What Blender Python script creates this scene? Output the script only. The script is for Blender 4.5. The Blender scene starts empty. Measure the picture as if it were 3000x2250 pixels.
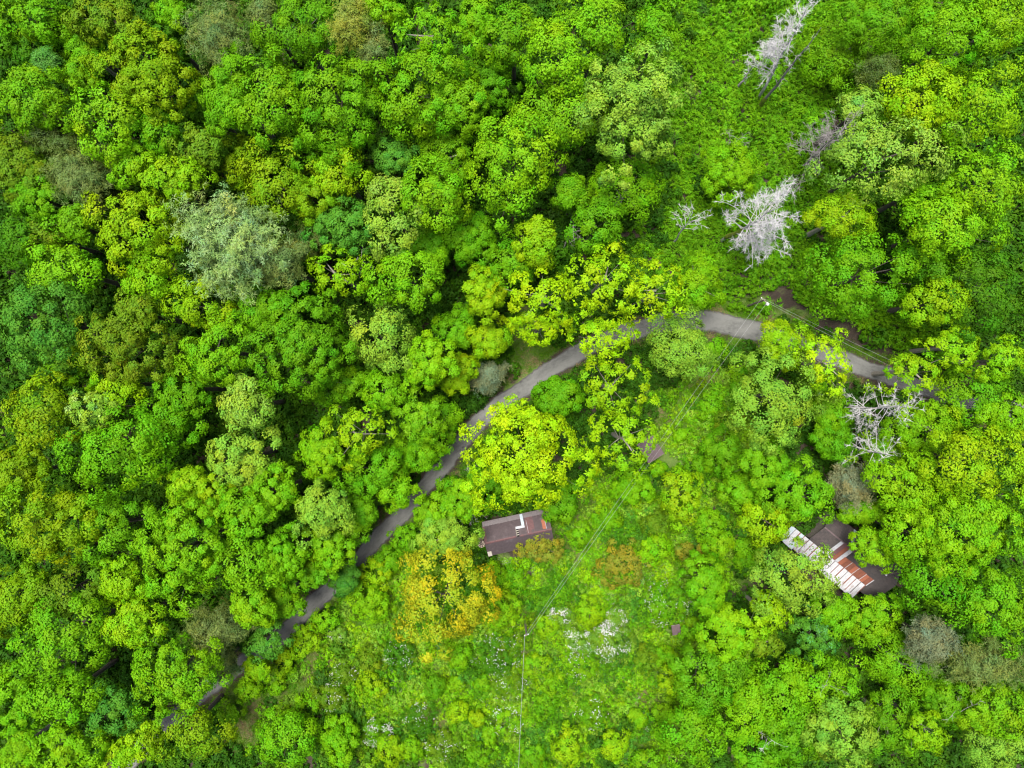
import bpy, math, random
import numpy as np
from mathutils import Vector

# ------------------------------------------------------------------ camera, sky, sun, exposure
SC = bpy.context.scene
COL = SC.collection
CAM_H = 105.0
MPP = 0.0518                      # metres per photograph pixel (3000 px wide) at ground level
cam_data = bpy.data.cameras.new('camera')
cam_data.sensor_fit = 'HORIZONTAL'
cam_data.angle = 2 * math.atan(1500 * MPP / CAM_H)
cam_data.clip_start = 1.0
cam_data.clip_end = 2500.0
cam = bpy.data.objects.new('camera', cam_data)
cam.location = (0, 0, CAM_H)
cam.rotation_euler = (0, 0, 0)
COL.objects.link(cam)
SC.camera = cam

SUN_EL, SUN_AZ = math.radians(76), math.radians(-40)      # azimuth clockwise from +Y (image top)
world = bpy.data.worlds.new('World')
SC.world = world
world.use_nodes = True
wn = world.node_tree
sky = wn.nodes.new('ShaderNodeTexSky')
sky.sky_type = 'NISHITA'
sky.sun_disc = False
sky.sun_elevation = SUN_EL
sky.sun_rotation = SUN_AZ
sky.dust_density = 4.0
sky.ozone_density = 0.3
bg = wn.nodes['Background']
wn.links.new(sky.outputs[0], bg.inputs[0])
bg.inputs[1].default_value = 0.05
sun_data = bpy.data.lights.new('sun', 'SUN')
sun_data.energy = 2.0
sun_data.angle = math.radians(28)
sun_data.color = (1.0, 0.97, 0.92)
sun = bpy.data.objects.new('sun', sun_data)
sd = Vector((math.sin(SUN_AZ) * math.cos(SUN_EL), math.cos(SUN_AZ) * math.cos(SUN_EL), math.sin(SUN_EL)))
sun.rotation_euler = sd.to_track_quat('Z', 'Y').to_euler()
sun.location = sd * 200
COL.objects.link(sun)
SC.view_settings.view_transform = 'Standard'
SC.view_settings.look = 'None'
SC.view_settings.exposure = 2.0
SC.view_settings.gamma = 1.0
SC.view_settings.use_curve_mapping = False
SC.cycles.use_denoising = True
SC.cycles.filter_width = 1.2
SC.cycles.max_bounces = 5
SC.cycles.diffuse_bounces = 2
SC.cycles.transmission_bounces = 3
SC.cycles.glossy_bounces = 2

# ------------------------------------------------------------------ helpers
random.seed(7)
RNG = np.random.default_rng(11)

def lin(c):
    c = np.asarray(c, float) / 255.0
    return np.where(c <= 0.04045, c / 12.92, ((c + 0.055) / 1.055) ** 2.4)

def tag(o, label=None, cat=None, group=None, kind=None):
    if label: o['label'] = label
    if cat: o['category'] = cat
    if group: o['group'] = group
    if kind: o['kind'] = kind
    return o

def empty(name, loc):
    o = bpy.data.objects.new(name, None)
    o.empty_display_size = 0.3
    o.location = loc
    COL.objects.link(o)
    return o

def link(name, me, mat=None, parent=None, loc=None):
    o = bpy.data.objects.new(name, me)
    if mat is not None and not me.materials:
        me.materials.append(mat)
    if parent is not None:
        o.parent = parent
    if loc is not None:
        o.location = loc
    COL.objects.link(o)
    return o

def quads_mesh(name, V, F, cols=None, smooth=False):
    """V (n,3) and F (m,3 or 4) -> a mesh, fast; cols (m,3): colour of each face."""
    me = bpy.data.meshes.new(name)
    V = np.ascontiguousarray(V, np.float32); F = np.ascontiguousarray(F, np.int32)
    n, m = len(V), len(F)
    me.vertices.add(n); me.vertices.foreach_set('co', V.ravel())
    c = F.shape[1]
    me.loops.add(m * c); me.loops.foreach_set('vertex_index', F.ravel())
    me.polygons.add(m)
    me.polygons.foreach_set('loop_start', np.arange(0, m * c, c, dtype=np.int32))
    if smooth:
        me.polygons.foreach_set('use_smooth', np.ones(m, bool))
    if cols is not None:
        a = me.attributes.new('tone', 'FLOAT_COLOR', 'FACE')
        c4 = np.ones((m, 4), np.float32); c4[:, :3] = cols
        a.data.foreach_set('color', c4.ravel())
    me.update(calc_edges=True)
    return me

class MB:
    """Collects boxes, prisms and tubes of ONE part."""
    def __init__(self): self.v = []; self.f = []
    def add(self, vs, fs):
        b = len(self.v); self.v += [tuple(p) for p in vs]; self.f += [tuple(b + i for i in f) for f in fs]
    def box(self, c, sx, sy, sz):
        x, y, z = c
        vs = [(x + a * sx / 2, y + b * sy / 2, z + d * sz / 2) for d in (-1, 1) for b in (-1, 1) for a in (-1, 1)]
        self.add(vs, [(0, 2, 3, 1), (4, 5, 7, 6), (0, 1, 5, 4), (2, 6, 7, 3), (0, 4, 6, 2), (1, 3, 7, 5)])
    def slab(self, quad, t):
        """a sheet of thickness t under four corner points"""
        q = [Vector(p) for p in quad]
        n = (q[1] - q[0]).cross(q[3] - q[0]).normalized()
        if n.z < 0: n = -n
        vs = q + [p - n * t for p in q]
        self.add(vs, [(0, 1, 2, 3), (7, 6, 5, 4), (0, 4, 5, 1), (1, 5, 6, 2), (2, 6, 7, 3), (3, 7, 4, 0)])
    def tube(self, pts, rad, n=6):
        pts = [Vector(p) for p in pts]; k = len(pts); b = len(self.v)
        for i, p in enumerate(pts):
            d = (pts[min(i + 1, k - 1)] - pts[max(i - 1, 0)]).normalized()
            ref = Vector((1, 0, 0)) if abs(d.x) < .8 else Vector((0, 1, 0))
            a = d.cross(ref).normalized(); c = d.cross(a)
            r = rad[i] if hasattr(rad, '__len__') else rad
            for j in range(n):
                t = 2 * math.pi * j / n
                self.v.append(tuple(p + a * math.cos(t) * r + c * math.sin(t) * r))
        for i in range(k - 1):
            for j in range(n):
                j2 = (j + 1) % n
                self.f.append((b + i * n + j, b + i * n + j2, b + (i + 1) * n + j2, b + (i + 1) * n + j))
        self.f.append(tuple(b + j for j in range(n))[::-1]); self.f.append(tuple(b + (k - 1) * n + j for j in range(n)))
    def mesh(self, name):
        me = bpy.data.meshes.new(name); me.from_pydata(self.v, [], self.f); me.update(); return me
    def build(self, name, mat, parent=None, loc=None): return link(name, self.mesh(name), mat, parent, loc)

# ------------------------------------------------------------------ materials
def newmat(name):
    m = bpy.data.materials.new(name); m.use_nodes = True
    nt = m.node_tree; return m, nt, nt.nodes['Principled BSDF']

def N(nt, t, **kw):
    n = nt.nodes.new(t)
    for k, v in kw.items(): setattr(n, k, v)
    return n

def mixrgb(nt, a, b, f, mode='MIX'):
    n = N(nt, 'ShaderNodeMix', data_type='RGBA', blend_type=mode)
    for s, v in ((6, a), (7, b), (0, f)):
        if hasattr(v, 'is_linked') or hasattr(v, 'links'): nt.links.new(v, n.inputs[s])
        elif s == 0: n.inputs[0].default_value = v
        else: n.inputs[s].default_value = (*v[:3], 1)
    return n.outputs[2]

def noise(nt, scale, detail=4, rough=.55, coord='Object', vec=None):
    n = N(nt, 'ShaderNodeTexNoise'); n.inputs['Scale'].default_value = scale
    n.inputs['Detail'].default_value = detail; n.inputs['Roughness'].default_value = rough
    if vec is None:
        tc = N(nt, 'ShaderNodeTexCoord'); vec = tc.outputs[coord]
    nt.links.new(vec, n.inputs['Vector'])
    return n.outputs[0]

def ramp(nt, fac, stops):
    r = N(nt, 'ShaderNodeValToRGB'); nt.links.new(fac, r.inputs[0])
    while len(r.color_ramp.elements) < len(stops): r.color_ramp.elements.new(.5)
    for e, (p, c) in zip(r.color_ramp.elements, stops):
        e.position = p; e.color = (*c, 1) if len(c) == 3 else c
    return r.outputs[0]

def leaf_material(name, source, rough=.6, trans=.17, spec=.08):
    """foliage: leaf colour = colour of the plant x tone of the single leaf, part of the light passes through"""
    m, nt, p = newmat(name)
    if source == 'object':
        base = N(nt, 'ShaderNodeObjectInfo').outputs['Color']
    else:
        a = N(nt, 'ShaderNodeAttribute', attribute_type='INSTANCER', attribute_name='tint'); base = a.outputs['Color']
    t = N(nt, 'ShaderNodeAttribute', attribute_type='GEOMETRY', attribute_name='tone')
    c = mixrgb(nt, base, t.outputs['Color'], 1.0, 'MULTIPLY')
    nt.links.new(c, p.inputs['Base Color'])
    p.inputs['Roughness'].default_value = rough
    p.inputs['Specular IOR Level'].default_value = spec
    tr = N(nt, 'ShaderNodeBsdfTranslucent')
    c2 = mixrgb(nt, c, (1.25, 1.1, .5), 1.0, 'MULTIPLY'); nt.links.new(c2, tr.inputs[0])
    mx = N(nt, 'ShaderNodeMixShader'); mx.inputs[0].default_value = trans
    nt.links.new(p.outputs[0], mx.inputs[1]); nt.links.new(tr.outputs[0], mx.inputs[2])
    nt.links.new(mx.outputs[0], nt.nodes['Material Output'].inputs[0])
    return m

def plain(name, stops, scale=3., rough=.8, bump=.0, bscale=20., spec=.3, metal=0.):
    m, nt, p = newmat(name)
    f = noise(nt, scale, 5, .6)
    nt.links.new(ramp(nt, f, stops), p.inputs['Base Color'])
    p.inputs['Roughness'].default_value = rough; p.inputs['Specular IOR Level'].default_value = spec
    p.inputs['Metallic'].default_value = metal
    if bump:
        b = N(nt, 'ShaderNodeBump'); b.inputs['Strength'].default_value = bump
        nt.links.new(noise(nt, bscale, 4), b.inputs['Height']); nt.links.new(b.outputs[0], p.inputs['Normal'])
    return m

M = {}
M['leaf'] = leaf_material('foliage', 'object')
M['needle'] = leaf_material('needles', 'object', rough=.6, trans=.12, spec=.25)
M['cover'] = leaf_material('ground cover foliage', 'instancer', trans=.2)
M['bark'] = plain('bark', [(.3, (.05, .04, .03)), (.7, (.13, .11, .09))], 6, .9, .5, 30)
M['palebark'] = plain('pale bark', [(.3, (.16, .14, .115)), (.7, (.33, .30, .26))], 6, .85, .4, 30)
M['deadwood'] = plain('bleached dead wood', [(.3, (.30, .28, .275)), (.65, (.46, .44, .435))], 5, .8, .2, 30)
M['greywood'] = plain('grey dead wood', [(.3, (.14, .125, .12)), (.7, (.28, .26, .25))], 5, .85, .3, 30)
M['lichen'] = plain('bleached lichen twigs', [(.3, (.30, .295, .295)), (.65, (.46, .455, .455))], 4, .9)
M['moss'] = plain('moss', [(.3, (.06, .10, .01)), (.7, (.20, .24, .02))], 5, .95, .6, 18)
M['blossom'] = plain('white blossom', [(.3, (.36, .36, .32)), (.7, (.50, .50, .46))], 3, .7)
M['polewood'] = plain('weathered pole', [(.3, (.09, .07, .055)), (.7, (.22, .18, .15))], 4, .85, .3, 25)
M['steel'] = plain('galvanised steel', [(.3, (.45, .46, .48)), (.7, (.62, .63, .65))], 4, .45, metal=.7)
M['wire'] = plain('aluminium cable', [(.3, (.22, .22, .22)), (.7, (.32, .32, .32))], 2, .45)
M['ceramic'] = plain('insulator', [(.3, (.5, .5, .5)), (.7, (.7, .7, .7))], 2, .3)

# ------------------------------------------------------------------ the terrain and the road line (photo pixels at ground level -> metres)
def flat(px, py, z=0.):
    k = MPP * (CAM_H - z) / CAM_H
    return (px - 1500) * k, (1125 - py) * k

ROAD_PX = [(300, 2330, 55), (430, 2175, 55), (560, 2060, 55), (675, 1968, 56), (745, 1922, 56), (812, 1872, 56), (892, 1794, 58), (948, 1742, 58), (1010, 1690, 58), (1072, 1614, 58),
           (1133, 1551, 60), (1188, 1492, 60), (1252, 1416, 58), (1316, 1343, 58), (1368, 1278, 58), (1412, 1227, 58), (1482, 1172, 58), (1562, 1118, 58), (1644, 1062, 60),
           (1750, 1005, 62), (1876, 962, 66), (1987, 941, 70), (2069, 941, 74), (2155, 956, 72), (2237, 977, 70), (2359, 1018, 66), (2489, 1062, 62), (2600, 1102, 60),
           (2690, 1130, 60), (2787, 1165, 60), (2894, 1206, 62), (2994, 1192, 62), (3120, 1150, 60), (3300, 1080, 60)]

def catmull(P, k):
    P = np.asarray(P, float); out = []
    for i in range(len(P) - 1):
        p0, p1, p2, p3 = P[max(i - 1, 0)], P[i], P[i + 1], P[min(i + 2, len(P) - 1)]
        for j in range(k):
            t = j / k
            out.append(.5 * ((2 * p1) + (-p0 + p2) * t + (2 * p0 - 5 * p1 + 4 * p2 - p3) * t * t + (-p0 + 3 * p1 - 3 * p2 + p3) * t ** 3))
    out.append(P[-1]); return np.array(out)

RD = catmull([(*flat(a, b), w * MPP / 2 * .84) for a, b, w in ROAD_PX], 6)     # x, y, half width

def road_dist(x, y):
    """distance to the road's centre line and which side (+ = image top)"""
    x = np.asarray(x, float); y = np.asarray(y, float)
    A = RD[:-1, :2]; B = RD[1:, :2]; D = B - A; L2 = (D ** 2).sum(1)
    best = np.full(x.shape, 1e9); side = np.zeros(x.shape)
    for a, d, l2 in zip(A, D, L2):
        t = np.clip(((x - a[0]) * d[0] + (y - a[1]) * d[1]) / l2, 0, 1)
        ex, ey = x - a[0] - t * d[0], y - a[1] - t * d[1]
        q = np.hypot(ex, ey); sd_ = np.sign(d[0] * ey - d[1] * ex)
        m = q < best; best = np.where(m, q, best); side = np.where(m, sd_, side)
    return best, side

def sstep(a, b, x):
    t = np.clip((x - a) / (b - a), 0, 1); return t * t * (3 - 2 * t)

def ground_z(x, y):
    x = np.asarray(x, float); y = np.asarray(y, float)
    d, s = road_dist(x, y)
    bumps = .55 * np.sin(x / 17 + .7) * np.sin(y / 13 + .3) + .3 * np.sin(x / 7.3 + y / 9.1)
    bank = 1.5 * sstep(2.6, 7.5, d) * (s > 0) * sstep(-20, 25, x) + .5 * sstep(2.6, 8, d) * (s > 0)
    far = 14 * sstep(90, 330, np.hypot(x, y))
    return bumps * sstep(2.0, 9, d) + bank + far

def place(px, py, dz=0.):
    """photo pixel of a point dz metres above the ground -> world x, y and the ground's height there"""
    z = 0.
    for _ in range(4):
        x, y = flat(px, py, z + dz); z = float(ground_z(np.array([x]), np.array([y]))[0])
    return x, y, z

# ------------------------------------------------------------------ the setting: ground, road
def blob(x, y, cx, cy, rx, ry, ang=0., soft=.35):
    """weight 0..1 of a soft-edged patch given in photo pixels"""
    X, Y = flat(cx, cy); a = math.radians(ang); ca, sa = math.cos(a), math.sin(a)
    dx, dy = x - X, y - Y
    u = (dx * ca + dy * sa) / (rx * MPP); v = (-dx * sa + dy * ca) / (ry * MPP)
    w = .16 * (np.sin(x * 1.1 + y * .7) + np.sin(y * 1.4 - x * .5) + np.sin(x * 2.9 + 1) * .6)
    return 1 - sstep(1 - soft, 1 + soft, np.sqrt(u * u + v * v) + w)

GRASS = [(745, 2110, 100, 90, 30), (905, 1935, 85, 60, 20), (840, 2010, 80, 50, 0), (1845, 2045, 85, 60, 0), (1895, 2170, 130, 70, 0), (1545, 1005, 62, 120, -10),
         (1965, 1190, 75, 90, 0), (2170, 905, 150, 30, -8), (2050, 1100, 70, 60, 0), (1700, 1500, 40, 120, -35), (1640, 1640, 50, 50, 0), (1540, 1840, 40, 70, 0),
         (1030, 1770, 40, 60, 30), (2130, 1660, 50, 60, 0), (1420, 2150, 70, 60, 0), (1285, 2110, 60, 60, 0)]
LITTER = [(2310, 905, 75, 26, -15), (2450, 965, 120, 30, -25), (2560, 1030, 70, 28, -25), (2210, 1690, 60, 75, 0), (1975, 1355, 40, 22, 20), (2265, 1608, 32, 22, 0),
          (2830, 1105, 40, 70, 0), (1640, 505, 45, 80, 20), (1950, 1215, 30, 22, 0), (2165, 1065, 28, 22, 0), (2710, 1500, 40, 30, 0), (2250, 870, 60, 26, 0), (675, 2040, 45, 16, 35)]
SCRUB = [(1500, 1950, 640, 320, 0), (1850, 1600, 330, 230, 0), (2080, 1260, 170, 220, 0), (1150, 1800, 180, 220, 0)]
VINES = [(2250, 300, 330, 420, 0), (2130, 760, 230, 170, 0), (2480, 900, 250, 90, -20), (2500, 160, 330, 230, 0)]

def zone(x, y, table):
    w = np.zeros(np.shape(x))
    for t in table: w = np.maximum(w, blob(x, y, *t))
    return w

def build_ground():
    n = 261
    t = np.linspace(-1, 1, n); c = 92 * t + 560 * t ** 7
    X, Y = np.meshgrid(c, c); x, y = X.ravel(), Y.ravel()
    z = ground_z(x, y); d, s = road_dist(x, y)
    z = z - .06 * (1 - sstep(2.0, 3.2, d))
    V = np.column_stack([x, y, z]); i = np.arange(n * n).reshape(n, n)
    F = np.column_stack([i[:-1, :-1].ravel(), i[:-1, 1:].ravel(), i[1:, 1:].ravel(), i[1:, :-1].ravel()])
    me = quads_mesh('ground', V, F, smooth=True)
    g = me.attributes.new('grass', 'FLOAT', 'POINT'); g.data.foreach_set('value', np.maximum(zone(x, y, GRASS), .55 * zone(x, y, SCRUB)).astype(np.float32))
    m, nt, p = newmat('forest soil and grass')
    f1 = noise(nt, .9, 6, .65); f2 = noise(nt, 7., 5, .7)
    soil = ramp(nt, f1, [(.25, (.010, .009, .005)), (.5, (.022, .017, .010)), (.75, (.045, .032, .022))])
    soil = mixrgb(nt, soil, ramp(nt, f2, [(.3, (.01, .007, .004)), (.7, (.085, .056, .036))]), .4)
    gr = ramp(nt, f2, [(.3, (.035, .07, .008)), (.55, (.075, .125, .016)), (.8, (.15, .17, .045))])
    a = N(nt, 'ShaderNodeAttribute', attribute_name='grass')
    mm = N(nt, 'ShaderNodeMath', operation='MULTIPLY_ADD'); nt.links.new(f1, mm.inputs[0]); mm.inputs[1].default_value = .7
    nt.links.new(a.outputs['Fac'], mm.inputs[2])
    fac = ramp(nt, mm.outputs[0], [(.40, (0, 0, 0)), (.62, (1, 1, 1))])
    nt.links.new(mixrgb(nt, soil, gr, fac), p.inputs['Base Color']); p.inputs['Roughness'].default_value = .95
    b = N(nt, 'ShaderNodeBump'); b.inputs['Strength'].default_value = .6; b.inputs['Distance'].default_value = .1
    nt.links.new(f2, b.inputs['Height']); nt.links.new(b.outputs[0], p.inputs['Normal'])
    tag(link('ground', me, m), kind='structure')

def build_road():
    T = np.gradient(RD[:, :2], axis=0); T /= np.linalg.norm(T, axis=1)[:, None]
    Nn = np.column_stack([-T[:, 1], T[:, 0]])
    rng = np.random.default_rng(3); k = 13; rows = []
    s = np.concatenate([[0], np.cumsum(np.linalg.norm(np.diff(RD[:, :2], axis=0), axis=1))])
    # resample finely so the broken tarmac edge can wander
    S = np.arange(0, s[-1], .45); x = np.interp(S, s, RD[:, 0]); y = np.interp(S, s, RD[:, 1]); w = np.interp(S, s, RD[:, 2])
    nx = np.interp(S, s, Nn[:, 0]); ny = np.interp(S, s, Nn[:, 1])
    wl = w + .12 * np.sin(S * .9) + .07 * rng.standard_normal(len(S)); wr = w + .12 * np.sin(S * .7 + 2) + .07 * rng.standard_normal(len(S))
    u = np.linspace(-1, 1, k)
    off = np.where(u[None, :] < 0, u[None, :] * wr[:, None], u[None, :] * wl[:, None])
    PX = x[:, None] + nx[:, None] * off; PY = y[:, None] + ny[:, None] * off
    zc = ground_z(x, y)
    PZ = zc[:, None] + .045 * (1 - u[None, :] ** 2) + .012
    PZ[:, 0] -= .06; PZ[:, -1] -= .06
    V = np.column_stack([PX.ravel(), PY.ravel(), PZ.ravel()]); i = np.arange(V.shape[0]).reshape(len(S), k)
    F = np.column_stack([i[:-1, :-1].ravel(), i[1:, :-1].ravel(), i[1:, 1:].ravel(), i[:-1, 1:].ravel()])
    me = quads_mesh('road', V, F[:, ::-1], smooth=True)
    a = me.attributes.new('across', 'FLOAT', 'POINT'); a.data.foreach_set('value', np.tile(u, len(S)).astype(np.float32))
    b_ = me.attributes.new('along', 'FLOAT', 'POINT'); b_.data.foreach_set('value', np.repeat(S, k).astype(np.float32))
    m, nt, p = newmat('worn tarmac')
    al = N(nt, 'ShaderNodeAttribute', attribute_name='along'); ac = N(nt, 'ShaderNodeAttribute', attribute_name='across')
    cm = N(nt, 'ShaderNodeCombineXYZ'); nt.links.new(al.outputs['Fac'], cm.inputs[0])
    sc = N(nt, 'ShaderNodeMath', operation='MULTIPLY'); nt.links.new(ac.outputs['Fac'], sc.inputs[0]); sc.inputs[1].default_value = 1.8
    nt.links.new(sc.outputs[0], cm.inputs[1])
    mp = N(nt, 'ShaderNodeMapping'); mp.inputs['Scale'].default_value = (.22, .40, 1); nt.links.new(cm.outputs[0], mp.inputs[0])
    big = noise(nt, 1., 6, .68, vec=mp.outputs[0])
    mp2 = N(nt, 'ShaderNodeMapping'); mp2.inputs['Scale'].default_value = (2.2, 2.4, 1); nt.links.new(cm.outputs[0], mp2.inputs[0])
    fine = noise(nt, 1., 8, .75, vec=mp2.outputs[0])
    sm = N(nt, 'ShaderNodeMath', operation='MULTIPLY_ADD'); nt.links.new(fine, sm.inputs[0]); sm.inputs[1].default_value = .55; nt.links.new(big, sm.inputs[2])
    base = ramp(nt, sm.outputs[0], [(.50, (.028, .028, .028)), (.58, (.042, .042, .041)), (.63, (.080, .081, .075)), (.85, (.125, .125, .116))])
    ab = N(nt, 'ShaderNodeMath', operation='ABSOLUTE'); nt.links.new(ac.outputs['Fac'], ab.inputs[0])
    ed = N(nt, 'ShaderNodeMath', operation='MULTIPLY_ADD'); nt.links.new(fine, ed.inputs[0]); ed.inputs[1].default_value = .5; nt.links.new(ab.outputs[0], ed.inputs[2])
    ef = ramp(nt, ed.outputs[0], [(.98, (0, 0, 0)), (1.0, (.75, .75, .75))])
    # ColorRamp clamps at 1, so the edge term is scaled
    ed2 = N(nt, 'ShaderNodeMath', operation='MULTIPLY'); nt.links.new(ed.outputs[0], ed2.inputs[0]); ed2.inputs[1].default_value = .7
    nt.links.new(ed2.outputs[0], ef.node.inputs[0]); ef.node.color_ramp.elements[0].position = .74; ef.node.color_ramp.elements[1].position = .82
    nt.links.new(mixrgb(nt, base, (.04, .036, .034), ef), p.inputs['Base Color'])
    p.inputs['Roughness'].default_value = .8; p.inputs['Specular IOR Level'].default_value = .25
    b = N(nt, 'ShaderNodeBump'); b.inputs['Strength'].default_value = .3; b.inputs['Distance'].default_value = .03
    nt.links.new(fine, b.inputs['Height']); nt.links.new(b.outputs[0], p.inputs['Normal'])
    tag(link('road', me, m), kind='structure')

build_ground()
build_road()

# ------------------------------------------------------------------ foliage
def unit(v): return v / np.maximum(np.linalg.norm(v, axis=-1, keepdims=True), 1e-9)

def spread(rng, n, zmin):
    """n directions above zmin, evenly spread but not regular"""
    P = np.zeros((n, 3))
    for i in range(n):
        c = rng.standard_normal((14, 3)); c = unit(c); c[:, 2] = np.where(c[:, 2] < zmin, -c[:, 2], c[:, 2])
        P[i] = c[0] if i == 0 else c[np.argmin((c @ P[:i].T).max(1))]
    return P

def leaves(rng, pos, nrm, along, L, W, fold=.18):
    """one small pointed blade per leaf or spray of leaves"""
    n = unit(nrm); a = unit(along - (along * n).sum(1, keepdims=True) * n); b = np.cross(n, a)
    m = len(pos); l = (L * rng.uniform(.7, 1.3, m))[:, None]; w = (W * rng.uniform(.7, 1.3, m))[:, None] * .5
    q = pos + n * w * fold
    V = np.stack([q + b * w, pos + a * l - n * l * .12, q - b * w], 1).reshape(-1, 3)
    return V, np.arange(m * 3).reshape(m, 3)

KIND = {   # lobe radius m, subs per lobe, leaves per sub, leaf length, leaf width, lowest lobe, coverage, flattening of lobes
    'B': dict(lobe=1.0, subs=16, k=14, L=.29, W=.26, zmin=-.15, cov=.92, flat=.9),
    'D': dict(lobe=.78, subs=13, k=13, L=.27, W=.24, zmin=-.15, cov=1.0, flat=.95),
    'F': dict(lobe=.9, subs=20, k=11, L=.34, W=.17, zmin=-.1, cov=1.15, flat=.8),
    'O': dict(lobe=.9, subs=10, k=9, L=.33, W=.27, zmin=-.1, cov=.80, flat=.45),
    'M': dict(lobe=.8, subs=12, k=11, L=.31, W=.27, zmin=-.1, cov=1.2, flat=.65),
    'P': dict(lobe=1.0, subs=40, k=12, L=.40, W=.12, zmin=-.15, cov=.72, flat=.8),
    'H': dict(lobe=.9, subs=30, k=12, L=.34, W=.09, zmin=-.2, cov=1.0, flat=.8),
    'S': dict(lobe=.5, subs=14, k=9, L=.23, W=.19, zmin=-.05, cov=1.2, flat=.8),
    'W': dict(lobe=.45, subs=12, k=9, L=.22, W=.12, zmin=-.05, cov=1.2, flat=.8),
}
NLEAF = [0]

def crown(rng, kind, rx, ry, rz, tip=None, dens=1., hue=0.):
    """leaf clumps spread over an uneven dome; returns vertices, faces, tones and the clump centres (limbs grow to them)"""
    K = KIND[kind]; r = (rx + ry) / 2
    lobe = K['lobe'] * min(1.25, max(.45, r / 4.2)) if kind not in 'SW' else K['lobe'] * min(1.4, max(.6, r / 1.4))
    if kind in 'BDFM': lobe *= rng.uniform(.8, 1.22)
    area = 2 * math.pi * ((rx * ry) + (rx * rz) + (ry * rz)) / 3 * (1 - K['zmin'])
    nl = int(max(6, dens * K['cov'] * area / (math.pi * lobe * lobe)))
    D = spread(rng, nl, K['zmin'])
    az = np.arctan2(D[:, 1], D[:, 0]); f = rng.uniform(0, 6.28, 4); ce = np.sqrt(1 - D[:, 2] ** 2)
    amp = {'O': 1.9, 'M': 1.5, 'P': 1.3}.get(kind, 1.25)
    R = 1 + amp * ce * (.12 * np.sin(2 * az + f[0]) + .11 * np.sin(3 * az + f[1]) + .10 * np.sin(6 * az + f[2])) + rng.uniform(-.26, .10, nl)
    ax = np.array([max(rx - lobe * .75, rx * .45), max(ry - lobe * .75, ry * .45), max(rz - lobe * .6, rz * .45)])
    C = D * ax * R[:, None]
    lr = lobe * rng.uniform(.65, 1.35, nl)
    if kind in 'BDFSM':            # clumps deeper in the crown
        q = rng.random(nl) < .22; C[q] *= .62
    if kind == 'O':
        C *= rng.uniform(.45, 1., nl)[:, None] ** .6
    S, k = K['subs'], K['k']
    bias = unit(D + np.array([0, 0, .35]))
    if kind in 'PH':
        # plumes: sprays strung along branches that reach from the stem to the outline
        t = rng.uniform(.3, 1.05, (nl, S))[..., None]
        lat = rng.standard_normal((nl, S, 3)) * (.14 + .30 * t) * lr[:, None, None]
        lat[..., 2] *= .5
        sub = D[:, None, :] * (ax * R[:, None])[:, None, :] * t + lat
        sub[..., 2] += .25 * lobe * t[..., 0]
        d = unit(D[:, None, :] * .9 + np.array([0, 0, .6]) + .45 * rng.standard_normal((nl, S, 3)))
    else:
        d = unit(rng.standard_normal((nl, S, 3)) * .62 + bias[:, None, :])
        e = d * np.array([1, 1, K['flat']]) * (lr[:, None] * rng.uniform(.72, 1.12, (nl, S)))[..., None]
        sub = C[:, None, :] + e
    rs = (.30 * lr)[:, None, None, None] if kind not in 'PHO' else .22
    off = rng.standard_normal((nl, S, k, 3)) * rs * .74
    dd = d[:, :, None, :]
    off = off - .55 * (off * dd).sum(-1, keepdims=True) * dd
    pos = (sub[:, :, None, :] + off).reshape(-1, 3)
    nn = (dd + .12 * D[:, None, None, :] + np.array([0, 0, .06]) + .24 * rng.standard_normal((nl, S, k, 3))).reshape(-1, 3)
    al = (off / (np.linalg.norm(off, axis=-1, keepdims=True) + 1e-6) + .35 * rng.standard_normal((nl, S, k, 3)))
    if kind in 'PH': al = al + dd * .9
    al = al.reshape(-1, 3)
    V, F = leaves(rng, pos, nn, al, K['L'], K['W'])
    n = len(pos)
    tone = (rng.uniform(.92, 1.08, n) * np.repeat(rng.uniform(.9, 1.1, nl), S * k))[:, None] * np.ones((1, 3))
    h = np.repeat(rng.normal(0, .10, nl), S * k) + np.repeat(rng.normal(0, .06, nl * S), k) + rng.normal(0, .05, n) + hue
    tone[:, 0] *= 1 + h; tone[:, 2] *= 1 - h
    if tip is not None:          # young shoots of another colour; whitish sheen painted into leaves of glossy crowns
        w = np.repeat(rng.random(nl * S) < tip[3], k) * rng.uniform(.4, 1., n)
        tone *= 1 + w[:, None] * (np.asarray(tip[:3]) - 1)
    NLEAF[0] += n
    return V, F, tone, C

def limbs(rng, h, zc, C, thick, nlimb):
    m = MB()
    lean = rng.normal(0, .15, 2)
    top = Vector((0, 0, zc)); fork = zc * .55 if zc > 3 else zc * .3
    m.tube([(0, 0, -.35), (lean[0] * .4, lean[1] * .4, fork * .5), (lean[0], lean[1], fork), (0, 0, zc), tuple(np.array([0, 0, zc]) + C[np.argmax(C[:, 2])] * .8)],
           [thick * 1.25, thick, thick * .8, thick * .5, .03], 7)
    for c in C[:nlimb]:
        p0 = Vector((lean[0] * .6, lean[1] * .6, fork + (zc - fork) * rng.uniform(0, .9)))
        p2 = Vector((c[0] * .9, c[1] * .9, zc + c[2] * .9)); mid = (p0 + p2) / 2 + Vector((0, 0, -.06 * (p2 - p0).length))
        m.tube([p0, mid, p2], [thick * .26, thick * .12, .015], 5)
    return m

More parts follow.
